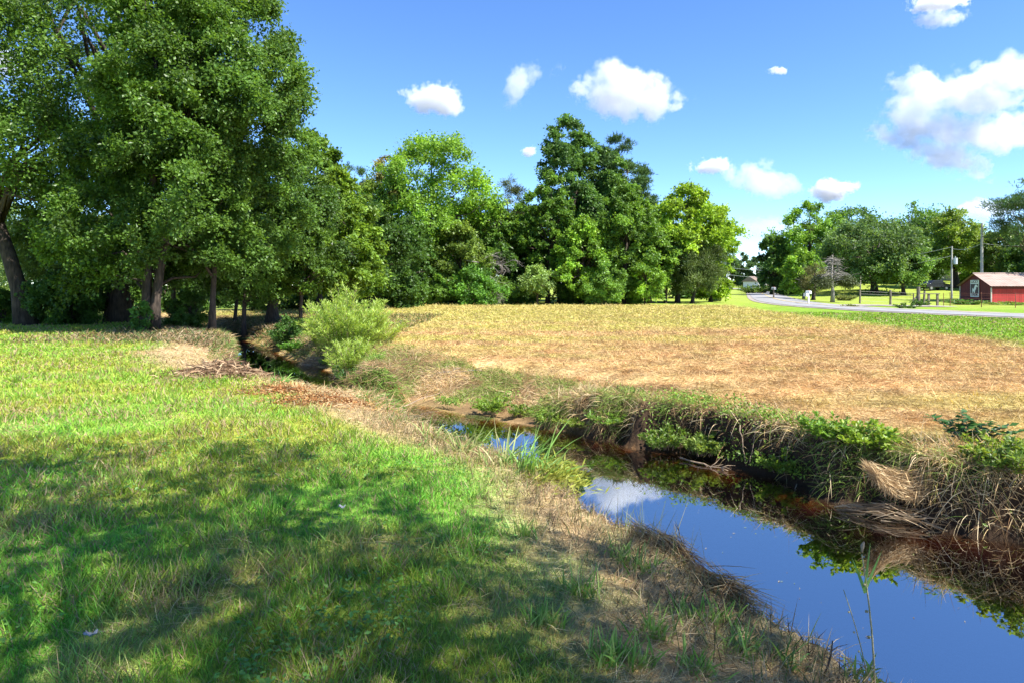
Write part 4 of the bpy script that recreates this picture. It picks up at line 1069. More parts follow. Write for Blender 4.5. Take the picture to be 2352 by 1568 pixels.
# straw mat hanging like a hammock over roots, below the dark viny plant
rg = np.random.default_rng(22); n_ = 5200; u = rg.uniform(-1, 1, n_); k_ = rg.random(n_) ** .6
U0 = np.array([wx(2078, 7.3), 7.3, wz(1062, 7.3)]); hw_ = .43; dp_ = .30
PX = u * hw_ * (1 - .12 * (1 - k_)); PZ = -dp_ * (1 - u ** 2) * (.25 + .75 * k_) + .05 * u; PY = -.16 * k_ + rg.normal(0, .05, n_)
tan_ = np.stack([np.ones(n_), rg.normal(0, .25, n_), 2 * dp_ * u * (.25 + .75 * k_) / hw_ + rg.normal(0, .22, n_)], -1) * np.where(rg.random((n_, 1)) < .5, 1, -1)
vert = rg.random(n_) < .25; tan_[vert] = rg.normal(size=(vert.sum(), 3)) * .35 + [0, -.1, -1]
c = np.array([(.55, .39, .2), (.42, .28, .14), (.62, .48, .28), (.3, .2, .1)])[rg.integers(0, 4, n_)] * rg.uniform(.6, 1.25, (n_, 1))
v, f, cc = strands(np.stack([PX, PY, PZ + rg.normal(0, .03, n_)], -1), tan_, rg.uniform(.05, .17, n_), .006, -.12, c, 3)
tag(put('straw_mat', np_mesh('straw_mat', v, f, cc), M_STRAW, None, tuple(U0)), 'thick mat of dry straw slung like a hammock from the cut bank', 'straw bundle')
mp = [np.array([wx(X, y), y, wz(Y, y)]) for X, Y, y in [(1925, 1170, 7.45), (1980, 1165, 7.3), (2060, 1175, 7.1), (2130, 1190, 7.0)]]
drift('pale driftwood and straw raft at the water below the straw mat', 'straw_raft', mp, 130, (.06, .08, .03), .12, .42, [(.48, .36, .22), (.3, .2, .11)], 23, .009, .08)
# hanging roots and leaning dead stalks under the mat
for i, (X0, Y0, X1, Y1, y, rr, lab) in enumerate([
        (2190, 1095, 2100, 1215, 7.1, .010, 'pale stalk leaning left into the water under the straw mat'),
        (2175, 1110, 2178, 1215, 7.05, .014, 'thick pale root hanging straight into the water under the straw mat'),
        (2205, 1110, 2290, 1215, 7.0, .007, 'thin stalk slanting right from the end of the straw mat'),
        (2215, 1105, 2320, 1235, 6.9, .007, 'long thin stalk slanting right to the corner of the bank'),
        (2128, 1160, 2128, 1212, 7.05, .011, 'short root below the middle of the straw mat'),
        (1830, 1110, 1822, 1250 - 30, 8.2, .006, 'curved green rush standing in the water before the cut bank'),
        (1700, 975, 1712, 1060, 9.1, .008, 'dark root hanging in the hollow of the cut bank'),
        (1735, 985, 1722, 1065, 9.0, .006, 'thin root hanging at the right of the dark hollow'),
        (2290, 1090, 2350, 1110, 7.0, .007, 'dry cane lying nearly level at the right edge')]):
    stick(lab, 'root', 'root' if 'root' in lab else 'stalk', (wx(X0, y + .12), y + .12, wz(Y0, y + .12)), (wx(X1, y - .1), y - .1, max(wz(Y1, y - .1), WATER - .05)), rr, M_TWIG, 300 + i, 0, group='roots and stalks of the cut bank')

# brush dam of rusty dead fern between the pools, and the dirt mound beside the path
def pile(label, name, cat, X, Y, sx, sy, sz, n_, cols, seed, leafy=True, L0=.08, L1=.25, w=.02, dz=0.0):
    rg = np.random.default_rng(seed); x, y, z = ground_at(X, Y)
    a = rg.normal(size=(n_, 3)) * [sx * .5, sy * .5, 0]; rr = np.hypot(a[:, 0] / sx, a[:, 1] / sy); a[:, 2] = sz * np.exp(-rr ** 2 * 2.2) * rg.uniform(.0, 1.05, n_) + height(x + a[:, 0], y + a[:, 1]) - z
    c = np.array(cols)[rg.integers(0, len(cols), n_)] * rg.uniform(.6, 1.3, (n_, 1))
    v1 = strands(a, rg.normal(size=(n_, 3)) * [1, 1, .35] + [0, 0, .15], rg.uniform(L0, L1, n_), w, .25, c, 2)
    parts = [v1]
    if leafy:
        k = rg.integers(0, n_, n_ * 2); parts.append(leaf_mesh(a[k] + rg.normal(size=(len(k), 3)) * .05, rg.normal(size=(len(k), 3)), rg.normal(size=(len(k), 3)) * .6 + [0, 0, .8], .04, .02, c[k]))
    v, f, cc = merge(parts)
    return tag(put(name, np_mesh(name, v, f, cc), M_STRAW, None, (x, y, z + dz)), label, cat)
RU = [(.36, .17, .06), (.28, .11, .035), (.44, .25, .1), (.5, .36, .18)]
pile('rust red heap of dead fern plugging the creek between the pools', 'brush_heap', 'brush', 745, 925, .75, .45, .10, 1500, RU, 31, True, .05, .16)
pile('smaller rust red fern heap at the left end of the brush dam', 'brush_heap', 'brush', 640, 898, .6, .35, .08, 800, RU, 32)
pile('green brown weed heap at the right end of the brush dam', 'brush_heap', 'brush', 860, 905, .9, .6, .35, 1500, [(.14, .2, .04), (.22, .2, .06), (.28, .2, .1)], 33, False, .12, .4, .014)
pile('lime green sprawl of weeds on the field side of the brush dam', 'brush_heap', 'brush', 870, 888, .7, .5, .3, 900, [(.13, .24, .03), (.18, .26, .05)], 34, True, .1, .3, .014)
pile('brown mound of clods and dead roots on the left path', 'dirt_mound', 'mound', 505, 862, 1.0, .8, .3, 1800, [(.34, .22, .13), (.46, .33, .2), (.2, .12, .07)], 35, False, .1, .35, .022)
pile('pale grey straw clump on the far side of the upper pool', 'brush_heap', 'brush', 800, 856, .45, .35, .42, 700, [(.42, .32, .22), (.34, .25, .17)], 36, False, .15, .4, .012)
pile('pale bleached straw heap left of the grey straw clump at the upper pool', 'brush_heap', 'brush', 715, 838, .4, .3, .35, 500, [(.46, .36, .26), (.36, .27, .18)], 37, False, .12, .35, .012)
for i, (X, Y, lab) in enumerate([(785, 1187, 'small pale grey scrap lying in the shaded lawn'), (208, 1490, 'small grey scrap low in the grass at the bottom left')]):
    x, y, z = ground_at(X, Y); rg = np.random.default_rng(i); mb = MB()
    gxs, gys = np.meshgrid(np.linspace(-.027, .027, 6), np.linspace(-.016, .016, 5), indexing='ij')
    vz = .02 * rg.random(gxs.shape) + .012 * np.abs(gxs / .035); k = np.arange(30).reshape(6, 5)
    v = np.stack([gxs, gys, vz], -1).reshape(-1, 3); f = np.stack([k[:-1, :-1], k[1:, :-1], k[1:, 1:], k[:-1, 1:]], -1).reshape(-1, 4)
    o = put('litter_scrap', np_mesh('litter_scrap', v, f, None, True), mat_plain('pale_scrap', (.3, .31, .33), .7), None, (x, y, z + .055)); sd = o.modifiers.new('thick', 'SOLIDIFY'); sd.thickness = .002; tag(o, lab, 'scrap')

# ------------------------------------------------------------------ the red barn
def mat_boards(name, col, peel):
    m, t, n, L = new_mat(name); p = n['Principled BSDF']; p.inputs['Roughness'].default_value = .75
    tc = n.new('ShaderNodeTexCoord'); nz = n.new('ShaderNodeTexNoise'); nz.inputs['Scale'].default_value = 2.6; nz.inputs['Detail'].default_value = 5
    L(tc.outputs['Object'], nz.inputs['Vector'])
    mr = n.new('ShaderNodeMapRange'); mr.inputs['From Min'].default_value = .70 if peel else .95; mr.inputs['From Max'].default_value = .72 if peel else 1; L(nz.outputs[0], mr.inputs['Value'])
    n2 = n.new('ShaderNodeTexNoise'); n2.inputs['Scale'].default_value = 1.1; mp = n.new('ShaderNodeMapping'); mp.inputs['Scale'].default_value = (3, 3, .4); L(tc.outputs['Object'], mp.inputs[0]); L(mp.outputs[0], n2.inputs['Vector'])
    cr = n.new('ShaderNodeValToRGB'); e = cr.color_ramp.elements; e[0].position = .3; e[0].color = (col[0] * .75, col[1] * .7, col[2] * .7, 1); e[1].position = .7; e[1].color = (*col, 1); L(n2.outputs[0], cr.inputs[0])
    mx = n.new('ShaderNodeMix'); mx.data_type = 'RGBA'; L(mr.outputs[0], mx.inputs[0]); L(cr.outputs[0], mx.inputs[6]); mx.inputs[7].default_value = (.5, .4, .38, 1); L(mx.outputs[2], p.inputs['Base Color'])
    return m
BY = 78.0
bx = wx(2277, BY); bz = min(h1(bx, BY), h1(bx + 4, BY)) - .02
barn = empty('barn', (bx, BY, bz), R(-3)); tag(barn, 'low red barn with a rusty tin roof behind the wire fence', 'barn')
BW, BD, EV = 11.0, 5.8, wz(655, BY) - bz          # length, depth, eave height
# how deep the gable must be so that its far corner shows at the right place
RG = wz(629, BY + BD / 2) - bz
def board_wall(p0, p1, hfun, n_, th, mbx):
    p0 = np.array(p0, float); p1 = np.array(p1, float); d = p1 - p0; Lw = np.linalg.norm(d); u = d / Lw; nn = np.array([u[1], -u[0]])
    for i in range(n_):
        a, b = i / n_, (i + 1) / n_ - .006 / Lw * 2
        q = [p0 + d * a, p0 + d * b]; off = nn * (.004 * (i % 3))
        za, zb = hfun(a), hfun(b)
        f = [np.array([*(q[0] + off), -.1]), np.array([*(q[1] + off), -.1])]
        bk = [np.array([*(q[1] - nn * th), -.1]), np.array([*(q[0] - nn * th), -.1])]
        mbx.hexa(np.array([f[0], f[1], bk[0], bk[1], f[0] + [0, 0, .1 + za], f[1] + [0, 0, .1 + zb], bk[0] + [0, 0, .1 + zb], bk[1] + [0, 0, .1 + za]]))
M_RED = mat_boards('peeling_red_boards', (.46, .032, .03), True); M_RED_SHADE = mat_boards('red_boards_shade_tone', (.13, .014, .016), False)  # second red is the same paint, gable shade put into its darker colour
mb = MB(); board_wall((0, 0), (BW, 0), lambda a: EV - .45, 46, .06, mb); w1 = mb.build('front_wall', M_RED, barn)
mb = MB(); mb.box((BW / 2, .03, EV - .24), (BW, .08, .40)); mb.build('eave_board', M_RED_SHADE, barn)
mb = MB(); board_wall((0, BD), (0, .07), lambda a: EV - .02 + (RG - EV) * (1 - abs(2 * a - 1)), 36, .06, mb); mb.build('gable_wall', M_RED_SHADE, barn)
mb = MB(); board_wall((BW, .07), (BW, BD), lambda a: EV - .02 + (RG - EV) * (1 - abs(2 * a - 1)), 30, .06, mb); mb.build('gable_wall', M_RED_SHADE, barn)
mb = MB(); board_wall((BW, BD), (0, BD), lambda a: EV - .05, 40, .06, mb); mb.build('back_wall', M_RED_SHADE, barn)
M_TRIM = mat_noise('worn_white_trim', (.35, .3, .26), (.6, .55, .5), 4, .8, .1)
mb = MB(); mb.box((-.03, -.03, EV / 2 - .15), (.12, .1, EV - .3)); mb.build('corner_board', M_TRIM, barn)
mb = MB(); mb.box((-.03, BD + .05, EV / 2 - .12), (.14, .1, EV - .05)); mb.build('corner_board', M_TRIM, barn)
M_TIN = mat_noise('rusty_tin', (.25, .17, .135), (.36, .27, .225), .9, .6, .05, (1, 5, 1), c3=(.28, .16, .11))
mb = MB(); ov = .35
for sgn in (0, 1):
    y0, y1 = (-ov, BD / 2) if sgn == 0 else (BD + ov, BD / 2)
    zl = EV - ov * (RG - EV) / (BD / 2); nx = 132; xs = np.linspace(-.3, BW + .3, nx); rib = .022 * (np.arange(nx) % 4 < 1)
    rows = np.linspace(0, 1, 6); V = np.stack([np.stack([xs, np.full(nx, y0 + (y1 - y0) * s), zl + (RG - zl) * s + rib + .03 + .012 * math.floor(s * 2.99) * -1], -1) for s in rows])
    k = np.arange(6 * nx).reshape(6, nx); f = np.stack([k[:-1, :-1], k[:-1, 1:], k[1:, 1:], k[1:, :-1]], -1).reshape(-1, 4)
    if sgn: f = f[:, ::-1]
    mb.add(V.reshape(-1, 3), f); mb.add(V.reshape(-1, 3) - [0, 0, .02], f[:, ::-1])
mb.tube([(-.31, BD / 2, RG + .045), (BW + .31, BD / 2, RG + .045)], .07, 8)
mb.build('roof', M_TIN, barn)
# the painted sign on the gable: white frame, two lines of letters, a white leaping figure on dark ground
M_SW = mat_plain('sign_white', (.72, .74, .74), .6); M_SD = mat_plain('sign_dark', (.05, .03, .04), .6)
sign = empty('sign', (0, 0, 0)); sign.parent = barn; sign.location = (-.09, BD * .50, EV * .50 + .62); sign.rotation_euler = (math.pi / 2, 0, -math.pi / 2)
SW, SH = 1.6, 2.0
mb = MB(); mb.box((0, 0, 0), (SW, SH, .03)); mb.build('board', M_SW, sign)
mb = MB(); mb.box((0, -.03, .018), (SW - .16, SH - .86, .012)); mb.build('panel', M_SD, sign)
def text(body, loc, size, mat, parent, name='lettering'):
    cu = bpy.data.curves.new(name, 'FONT'); cu.body = body; cu.size = size; cu.align_x = 'CENTER'; cu.align_y = 'CENTER'; cu.extrude = .004; cu.offset = .012
    tmp = bpy.data.objects.new(name, cu); COL.objects.link(tmp)
    bpy.context.view_layer.update()
    me = bpy.data.meshes.new_from_object(tmp.evaluated_get(bpy.context.evaluated_depsgraph_get())); bpy.data.objects.remove(tmp); me.materials.clear()
    return put(name, me, mat, parent, loc)
text('LUCKY', (0, SH / 2 - .22, .021), .44, M_SD, sign); text('FARM', (0, -SH / 2 + .25, .021), .46, M_SD, sign)
fig = [(-.55, -.62), (-.42, -.62), (-.36, -.25), (-.2, -.42), (-.12, -.62), (.1, -.62), (.14, -.3), (.36, -.05), (.42, .3), (.72, .2), (.78, .34), (.5, .55), (.34, .62), (.12, .52), (.0, .28), (-.12, .1), (-.2, -.1), (-.42, .12), (-.5, -.1)]
n_ = len(fig); me = bpy.data.meshes.new('figure'); fig = [(x_ * .82, y_ * .82) for x_, y_ in fig]; vv = [(x_, y_ - .03, .027) for x_, y_ in fig] + [(x_, y_ - .03, .033) for x_, y_ in fig]
me.from_pydata(vv, [], [list(range(n_))[::-1], list(range(n_, 2 * n_))] + [[i, (i + 1) % n_, (i + 1) % n_ + n_, i + n_] for i in range(n_)]); put('figure', me, M_SW, sign)

# ------------------------------------------------------------------ fences, gate, poles, wires, mailboxes
M_POST = mat_noise('weathered_post', (.09, .07, .05), (.24, .2, .16), 8, .95, .4, (2, 2, .5)); M_WIRE = mat_plain('fence_wire', (.25, .24, .23), .5, .7); M_RUSTY = mat_noise('rusty_steel', (.14, .045, .03), (.27, .09, .06), 12, .8, .1)
def solve_y(Y, y0):   # distance at which ground shows at picture row Y near x of y0
    return y0
def fence(label, posts, wires, name='wire_fence', mat=M_POST, wmat=M_WIRE):
    P = [(wx(X, y), y, h1(wx(X, y), y)) for X, y, hh, r in posts]; o0 = P[0]
    e = empty(name, o0); tag(e, label, 'fence')
    for (X, y, hh, r), p_ in zip(posts, P):
        mb = MB(); q = np.array(p_) - o0; mb.tube([q + [0, 0, -.2], q + [.02, 0, hh * .5], q + [.0, .01, hh]], [r * 1.05, r, r * .95], 8); mb.build('post', mat, e)
    mb = MB()
    for zf in wires:
        pts = [np.array(p_) - o0 + [0, 0, zf] for p_ in P]; mb.tube(pts, .009, 4)
    mb.build('wire', wmat, e)
    return e
fence('grey wire fence on two stout wooden posts along the pasture', [(1975, 68, 1.35, .09), (2045, 67.5, 1.45, .11), (2098, 67, 1.2, .06)], (.25, .6, .95, 1.2))
def big_post(label, X, y, hh, r, lean=0., knobs=0):
    e = empty('wooden_post', (wx(X, y), y, h1(wx(X, y), y))); tag(e, label, 'post'); mb = MB()
    mb.tube([(0, 0, -.2), (lean * .5, 0, hh * .5), (lean, 0, hh)], [r * 1.15, r, r * .92], 10); mb.build('post', M_POST, e)
    if knobs: mb = MB(); mb.tube([(-.75, 0, -.05), (-.45, 0, .5), (-.1, .02, .95)], [.08, .07, .06], 8); mb.build('brace', M_POST, e)
big_post('thickest wooden gate post with a leaning brace left of the barn', 2109, 66.5, 1.85, .17, .02, 1)
big_post('shorter tilted wooden post just right of the thickest gate post', 2121, 67.2, 1.45, .1, .12)
g0 = empty('wooden_gate', (wx(2133, 66), 66, h1(wx(2133, 66), 66))); tag(g0, 'small rail gate between grey posts left of the barn', 'gate')
gw = wx(2153, 66) - wx(2133, 66)
for xx in (0, gw): mb = MB(); mb.box((xx, 0, .55), (.17, .15, 1.35)); mb.build('post', M_POST, g0)
mb = MB(); mb.box((gw / 2 - .35, -.1, 1.18), (gw + 1.1, .05, .08)); mb.build('rail', M_POST, g0)
fence('thin wire fence on rust red steel posts in front of the barn', [(2167, 65.5, 1.3, .028), (2182, 64.5, 1.35, .03), (2254, 62.5, 1.38, .033), (2332, 61, 1.35, .03), (2412, 60, 1.35, .03)], (.2, .5, .8, 1.1, 1.28), mat=M_RUSTY, wmat=M_RUSTY)

M_POLE = mat_noise('weathered_pole', (.34, .31, .28), (.5, .47, .44), 3, .9, .2, (2, 2, .3)); M_GREY = mat_plain('transformer_grey', (.55, .57, .58), .4, .3)
def pole(label, X, y, Yt, r, arm=None, can=False):
    x = wx(X, y); z = h1(x, y); H = wz(Yt, y) - z; e = empty('utility_pole', (x, y, z)); tag(e, label, 'utility pole', 'wooden utility poles')
    mb = MB(); mb.tube([(0, 0, -.3), (0, 0, H / 2), (.03, 0, H)], [r, r * .85, r * .65], 10); mb.build('pole', M_POLE, e)
    if arm is not None:
        mb = MB(); mb.box((0, -r, H - arm), (1.5, .09, .11)); mb.build('crossarm', M_POLE, e)
        for s in (-.65, 0, .65): mb = MB(); mb.tube([(s, -r, H - arm + .055), (s, -r, H - arm + .22)], [.05, .03], 8); mb.build('insulator', M_GREY, e)
    if can:
        mb = MB(); mb.tube([(.42, -.1, H * .72 - .45), (.42, -.1, H * .72 + .4)], [.26, .26], 14); mb.tube([(.42, -.1, H * .72 + .4), (.42, -.1, H * .72 + .62)], [.05, .04], 8); mb.build('transformer', M_GREY, e)
    return np.array([x, y, z + H])
pA = pole('tall pale utility pole rising behind the barn roof', 2255, 88, 513, .2)
pB = pole('utility pole carrying a grey transformer can on the lawn', 2186, 92, 566, .13, can=True)
pC = pole('thin utility pole among the leaves behind the small bright tree', 1976, 112, 615, .12)
pD = pole('short pole at the picture middle right, in front of the far dark trees', 1672, 150, 620, .11)
pE = pole('far thin pole right of the vanishing road', 1741, 185, 625, .12)
def line(label, a, b, sag, r=.02):
    s = np.linspace(0, 1, 24)[:, None]; P = a + (b - a) * s - np.array([0, 0, 1.]) * sag * 4 * s * (1 - s); c0 = P.mean(0)
    mb = MB(); mb.tube(P - c0, r, 5); tag(mb.build('power_line', mat_plain('line_metal', (.5, .5, .5), .5, .2), None, False, tuple(c0)), label, 'cable', 'power lines')
line('upper power line sagging from the transformer pole down to the vanishing road', pB + [0, 0, -.1], np.array([wx(1620, 150), 150, wz(606, 150)]), 2.3, .03)
line('lower power line sagging from the transformer pole down to the vanishing road', pB + [0, 0, -1.3], np.array([wx(1620, 150), 150, wz(622, 150)]), 2.3, .03)
line('service cable from the transformer pole to the tall pale pole', pB + [0, 0, -.3], pA + [0, 0, -2.6], .4)
line('cable leaving the tall pale pole towards the right picture edge', pA + [0, 0, -2.6], np.array([wx(2440, 84), 84, wz(556, 84)]), .4)

def mailbox(label, X, y, scale, wmat, boxmat, double=False):
    x = wx(X, y); e = empty('mailbox', (x, y, h1(x, y)), R(20)); tag(e, label, 'mailbox'); k = scale
    mb = MB(); mb.box((0, 0, .5 * k), (.12 * k, .12 * k, 1.1 * k)); mb.build('post', wmat, e)
    mb = MB(); a = np.linspace(0, np.pi, 9); pr_ = np.concatenate([[[-.13, 0], [.13, 0]], np.stack([.13 * np.cos(a), .15 + .13 * np.sin(a)], -1)]) * k
    V = np.concatenate([np.stack([pr_[:, 0], np.full(11, -.27 * k), 1.06 * k + pr_[:, 1]], -1), np.stack([pr_[:, 0], np.full(11, .27 * k), 1.06 * k + pr_[:, 1]], -1)])
    me = bpy.data.meshes.new('box'); order = [0, 1] + list(range(2, 11)); me.from_pydata(V.tolist(), [], [order[::-1], [i + 11 for i in order]] + [[order[i], order[(i + 1) % 11], order[(i + 1) % 11] + 11, order[i] + 11] for i in range(11)]); put('box', me, boxmat, e)
    mb = MB(); mb.box((.145 * k, .05 * k, 1.32 * k), (.015 * k, .05 * k, .22 * k)); mb.build('flag', mat_plain('flag_red', (.5, .03, .03), .5), e)
    if double: mb = MB(); mb.box((-.3 * k, 0, .95 * k), (.25 * k, .4 * k, .3 * k)); mb.build('paper_box', boxmat, e)
M_WHITE = mat_plain('white_paint', (.75, .75, .75), .5)
mailbox('white mailbox on a white post with a newspaper box at the roadside', 1857, 60.5, .92, M_WHITE, M_WHITE, True)
mailbox('small dark mailbox on a thin post beside the road bend', 1777, 86, 1.1, M_POST, mat_plain('grey_paint', (.4, .4, .4), .5))

# dark pickup parked under the trees, and two buildings behind the trees
M_CAR = mat_plain('dark_car_paint', (.02, .022, .03), .25); M_GLASS = mat_plain('dark_glass', (.03, .035, .04), .1); M_TYRE = mat_plain('tyre_rubber', (.02, .02, .02), .9); M_CHROME = mat_plain('wheel_metal', (.5, .5, .5), .3, .8)
cy = 108.0; cx_ = wx(2146, cy); car = empty('parked_car', (cx_, cy, h1(cx_, cy)), R(12)); tag(car, 'dark vehicle parked in the shade under the trees beyond the lawn', 'car')
prof = np.array([(-2.2, .45), (-2.25, .85), (-2.1, 1.02), (-1.5, 1.08), (-.95, 1.58), (.7, 1.6), (1.25, 1.1), (2.05, .98), (2.2, .8), (2.2, .45)])
n_ = len(prof); V = np.concatenate([np.stack([prof[:, 0], np.full(n_, s), prof[:, 1]], -1) for s in (-.88, .88)])
me = bpy.data.meshes.new('body'); me.from_pydata(V.tolist(), [], [list(range(n_)), list(range(2 * n_ - 1, n_ - 1, -1))] + [[i, i + n_, (i + 1) % n_ + n_, (i + 1) % n_] for i in range(n_)]); bo = put('body', me, M_CAR, car); bv = bo.modifiers.new('bevel', 'BEVEL'); bv.width = .09; bv.segments = 3
for s in (-1, 1):
    mb = MB(); y_ = .885 * s
    mb.hexa(np.array([(-1.25, y_ - .01, 1.1), (1.0, y_ - .01, 1.12), (1.0, y_ + .01, 1.12), (-1.25, y_ + .01, 1.1), (-.85, y_ - .01, 1.5), (.62, y_ - .01, 1.52), (.62, y_ + .01, 1.52), (-.85, y_ + .01, 1.5)])); mb.build('window', M_GLASS, car)
    for xx in (-1.4, 1.4):
        mb = MB(); mb.tube([(xx, y_ - .1 * s, .36), (xx, y_ + .03 * s, .36)], .36, 18); wh = mb.build('wheel', M_TYRE, car)
        mb = MB(); mb.tube([(xx, y_ + .0 * s, .36), (xx, y_ + .045 * s, .36)], .2, 12); mb.build('rim', M_CHROME, wh)
    mb = MB(); mb.tube([(2.14, .6 * s, .78), (2.24, .6 * s, .78)], .1, 10); mb.build('headlight', M_CHROME, car)
def house(label, X, y, w, dp, eh, rh, wall, roof, rz=0):
    x = wx(X, y); e = empty('house', (x, y, h1(x, y)), rz); tag(e, label, 'house')
    mb = MB(); mb.box((0, 0, eh / 2), (w, dp, eh)); mb.build('wall', wall, e)
    mb = MB(); a = w / 2 + .4; b = dp / 2 + .4
    mb.hexa(np.array([(-a, -b, eh), (a, -b, eh), (a, b, eh), (-a, b, eh), (-a, -.05, eh + rh), (a, -.05, eh + rh), (a, .05, eh + rh), (-a, .05, eh + rh)])); mb.build('roof', roof, e)
    for s in (-.25, .25):
        mb = MB(); mb.box((s * w, -dp / 2 - .03, eh * .55), (1.0, .06, 1.2)); mb.build('window', M_GLASS, e)
    mb = MB(); mb.box((0, -dp / 2 - .03, 1.0), (.95, .06, 2.0)); mb.build('door', M_POST, e)
M_SHING = mat_noise('brown_shingle', (.16, .11, .08), (.26, .19, .15), 5, .9, .1)
house('small white house with a brown roof beside the far end of the road', 1747, 190, 7, 6, 2.6, 1.5, mat_noise('white_siding', (.6, .6, .58), (.7, .7, .68), 3, .7, 0), M_SHING, R(20))
house('tan house partly seen between trunks behind the barn', 2212, 135, 9, 7, 2.6, 1.8, mat_noise('tan_siding', (.5, .42, .28), (.6, .5, .34), 3, .7, 0), M_SHING)

# weeds and rough plants along the road and the barn
wand_bush('tangle of leafy weeds around the foot of the thickest gate post', 'weed_clump', 'weeds', at(2113, 65.8), 26, .9, .9, .16, .09, (.06, .15, .03), 40, 70, stem_r=.008)
wand_bush('green weeds along the shaded gable wall of the barn', 'weed_clump', 'weeds', at(2222, 71.5), 60, .7, 2.0, .2, .12, (.09, .2, .04), 40, 71, stem_r=.008)
wand_bush('weeds standing along the front wall of the barn', 'weed_clump', 'weeds', at(2310, 71), 60, .5, 2.6, .18, .08, (.12, .22, .03), 30, 72, stem_r=.008)
wand_bush('dark weedy clump on the road shoulder below the gate posts', 'weed_clump', 'weeds', at(2082, 52), 26, .55, .9, .12, .06, (.07, .15, .03), 40, 73, stem_r=.008)
wand_bush('tall weeds at the foot of the far dark trees beside the road', 'weed_clump', 'weeds', at(1735, 140), 60, 2.4, 3.6, .4, .25, (.10, .18, .04), 40, 74, stem_r=.02)
wand_bush('low tuft of weeds between the driveway and the road', 'weed_clump', 'weeds', at(1952, 52.5), 24, .4, .6, .12, .05, (.11, .15, .03), 40, 75, stem_r=.008)
wand_bush('pale feathery weeds on the lawn behind the dead cedar', 'weed_clump', 'weeds', at(1940, 82), 50, 1.1, 1.3, .22, .08, (.16, .2, .06), 40, 76, stem_r=.01)

# ------------------------------------------------------------------ clouds: bodies of vapour high above the land
def cloud(label, X, Y, W, Hh, dist, seed, dens=1., thr=0., tilt=0., grain=.8, amp=3.0, parent=None):
    s = dist / F; c = Vector(((X - CX) * s, dist, CAM_H + (HY - Y) * s)); a = W / 2 * s; b = Hh / 2 * s
    u = np.linspace(0, 2 * np.pi, 24, endpoint=False); q = np.linspace(-np.pi / 2, np.pi / 2, 13)[1:-1]
    V = np.concatenate([np.array([[np.cos(q_) * np.cos(u_), np.cos(q_) * np.sin(u_), np.sin(q_)] for q_ in q for u_ in u]), [[0, 0, -1], [0, 0, 1]]])
    k = np.arange(11 * 24).reshape(11, 24); k2 = np.roll(k, -1, 1)
    f4 = np.stack([k[:-1], k2[:-1], k2[1:], k[1:]], -1).reshape(-1, 4)
    f3 = np.concatenate([np.stack([k2[0], k[0], np.full(24, 264)], -1), np.stack([k[-1], k2[-1], np.full(24, 265)], -1)])
    m, t, n, L = new_mat('cloud_vapour'); n.clear()
    out = n.new('ShaderNodeOutputMaterial'); pv = n.new('ShaderNodeVolumePrincipled'); pv.inputs['Color'].default_value = (.93, .93, .94, 1); pv.inputs['Anisotropy'].default_value = .25
    tc = n.new('ShaderNodeTexCoord'); ge = n.new('ShaderNodeNewGeometry')
    ln = n.new('ShaderNodeVectorMath'); ln.operation = 'LENGTH'; L(tc.outputs['Object'], ln.inputs[0])
    sc = n.new('ShaderNodeVectorMath'); sc.operation = 'MULTIPLY_ADD'; kk = grain / b; sc.inputs[1].default_value = (kk, kk, kk); sc.inputs[2].default_value = (seed * 13.1, seed * 7.3, seed * 3.7); L(ge.outputs['Position'], sc.inputs[0])
    nz = n.new('ShaderNodeTexNoise'); nz.inputs['Scale'].default_value = 1; nz.inputs['Detail'].default_value = 7; nz.inputs['Roughness'].default_value = .68; L(sc.outputs[0], nz.inputs['Vector'])
    def ma(op, x, y):
        q = n.new('ShaderNodeMath'); q.operation = op
        for i, v in enumerate((x, y)):
            if isinstance(v, (int, float)): q.inputs[i].default_value = v
            else: L(v, q.inputs[i])
        return q.outputs[0]
    f = ma('SUBTRACT', 1.0, ln.outputs['Value'])
    v = ma('ADD', ma('SUBTRACT', ma('MULTIPLY', f, 1.3), .5 + thr), ma('MULTIPLY', ma('SUBTRACT', nz.outputs[0], .5), amp))
    edge = ma('MINIMUM', ma('MULTIPLY', f, 6), 1.0)
    mr = n.new('ShaderNodeMapRange'); mr.inputs['From Max'].default_value = .22; L(v, mr.inputs['Value'])
    L(ma('MULTIPLY', ma('MULTIPLY', mr.outputs[0], edge), dens * 4.5 / b), pv.inputs['Density']); L(pv.outputs[0], out.inputs['Volume'])
    o = put('puff' if parent else 'cloud', np_mesh('cloud', V, [f4, f3]), m, parent, c); o.scale = (a, max(a * .6, b), b); o.rotation_euler = (0, tilt, 0)
    if not parent: tag(o, label, 'cloud', 'small fair weather clouds')
cloud('small flat white cloud left of the wispy one', 1000, 228, 215, 100, 3000, 1, .6, 0, 0, .9, 3.3)
cloud('thin wispy upright cloud between the two white ones', 1195, 192, 105, 165, 3000, 2, .28, .05, .45, 1.0, 3.6)
cloud('white cloud with a trailing right end above the tallest tree', 1432, 215, 360, 160, 3000, 3, .6, 0, .25, .9, 3.4)
bankc = empty('cloud', (0, 0, 0)); tag(bankc, 'large piled cloud bank with a grey base at the right edge of the sky', 'cloud', 'small fair weather clouds')
for i, (X, Y, W, Hh, tl, dn, th) in enumerate([(2135, 200, 230, 120, .1, .55, 0), (2295, 180, 260, 150, 0, .6, -.05), (2240, 225, 330, 90, .08, .4, 0), (2110, 268, 250, 130, .1, .5, 0), (2235, 312, 370, 110, .16, .45, 0),
        (2065, 318, 200, 80, .3, .35, .05), (2185, 368, 280, 84, .35, .4, 0), (2345, 290, 260, 110, 0, .35, 0)]):
    cloud('', X, Y, W, Hh, 3000 + 40 * i, 40 + i, dn * .55, th, tl, 1.0, 3.6, bankc)
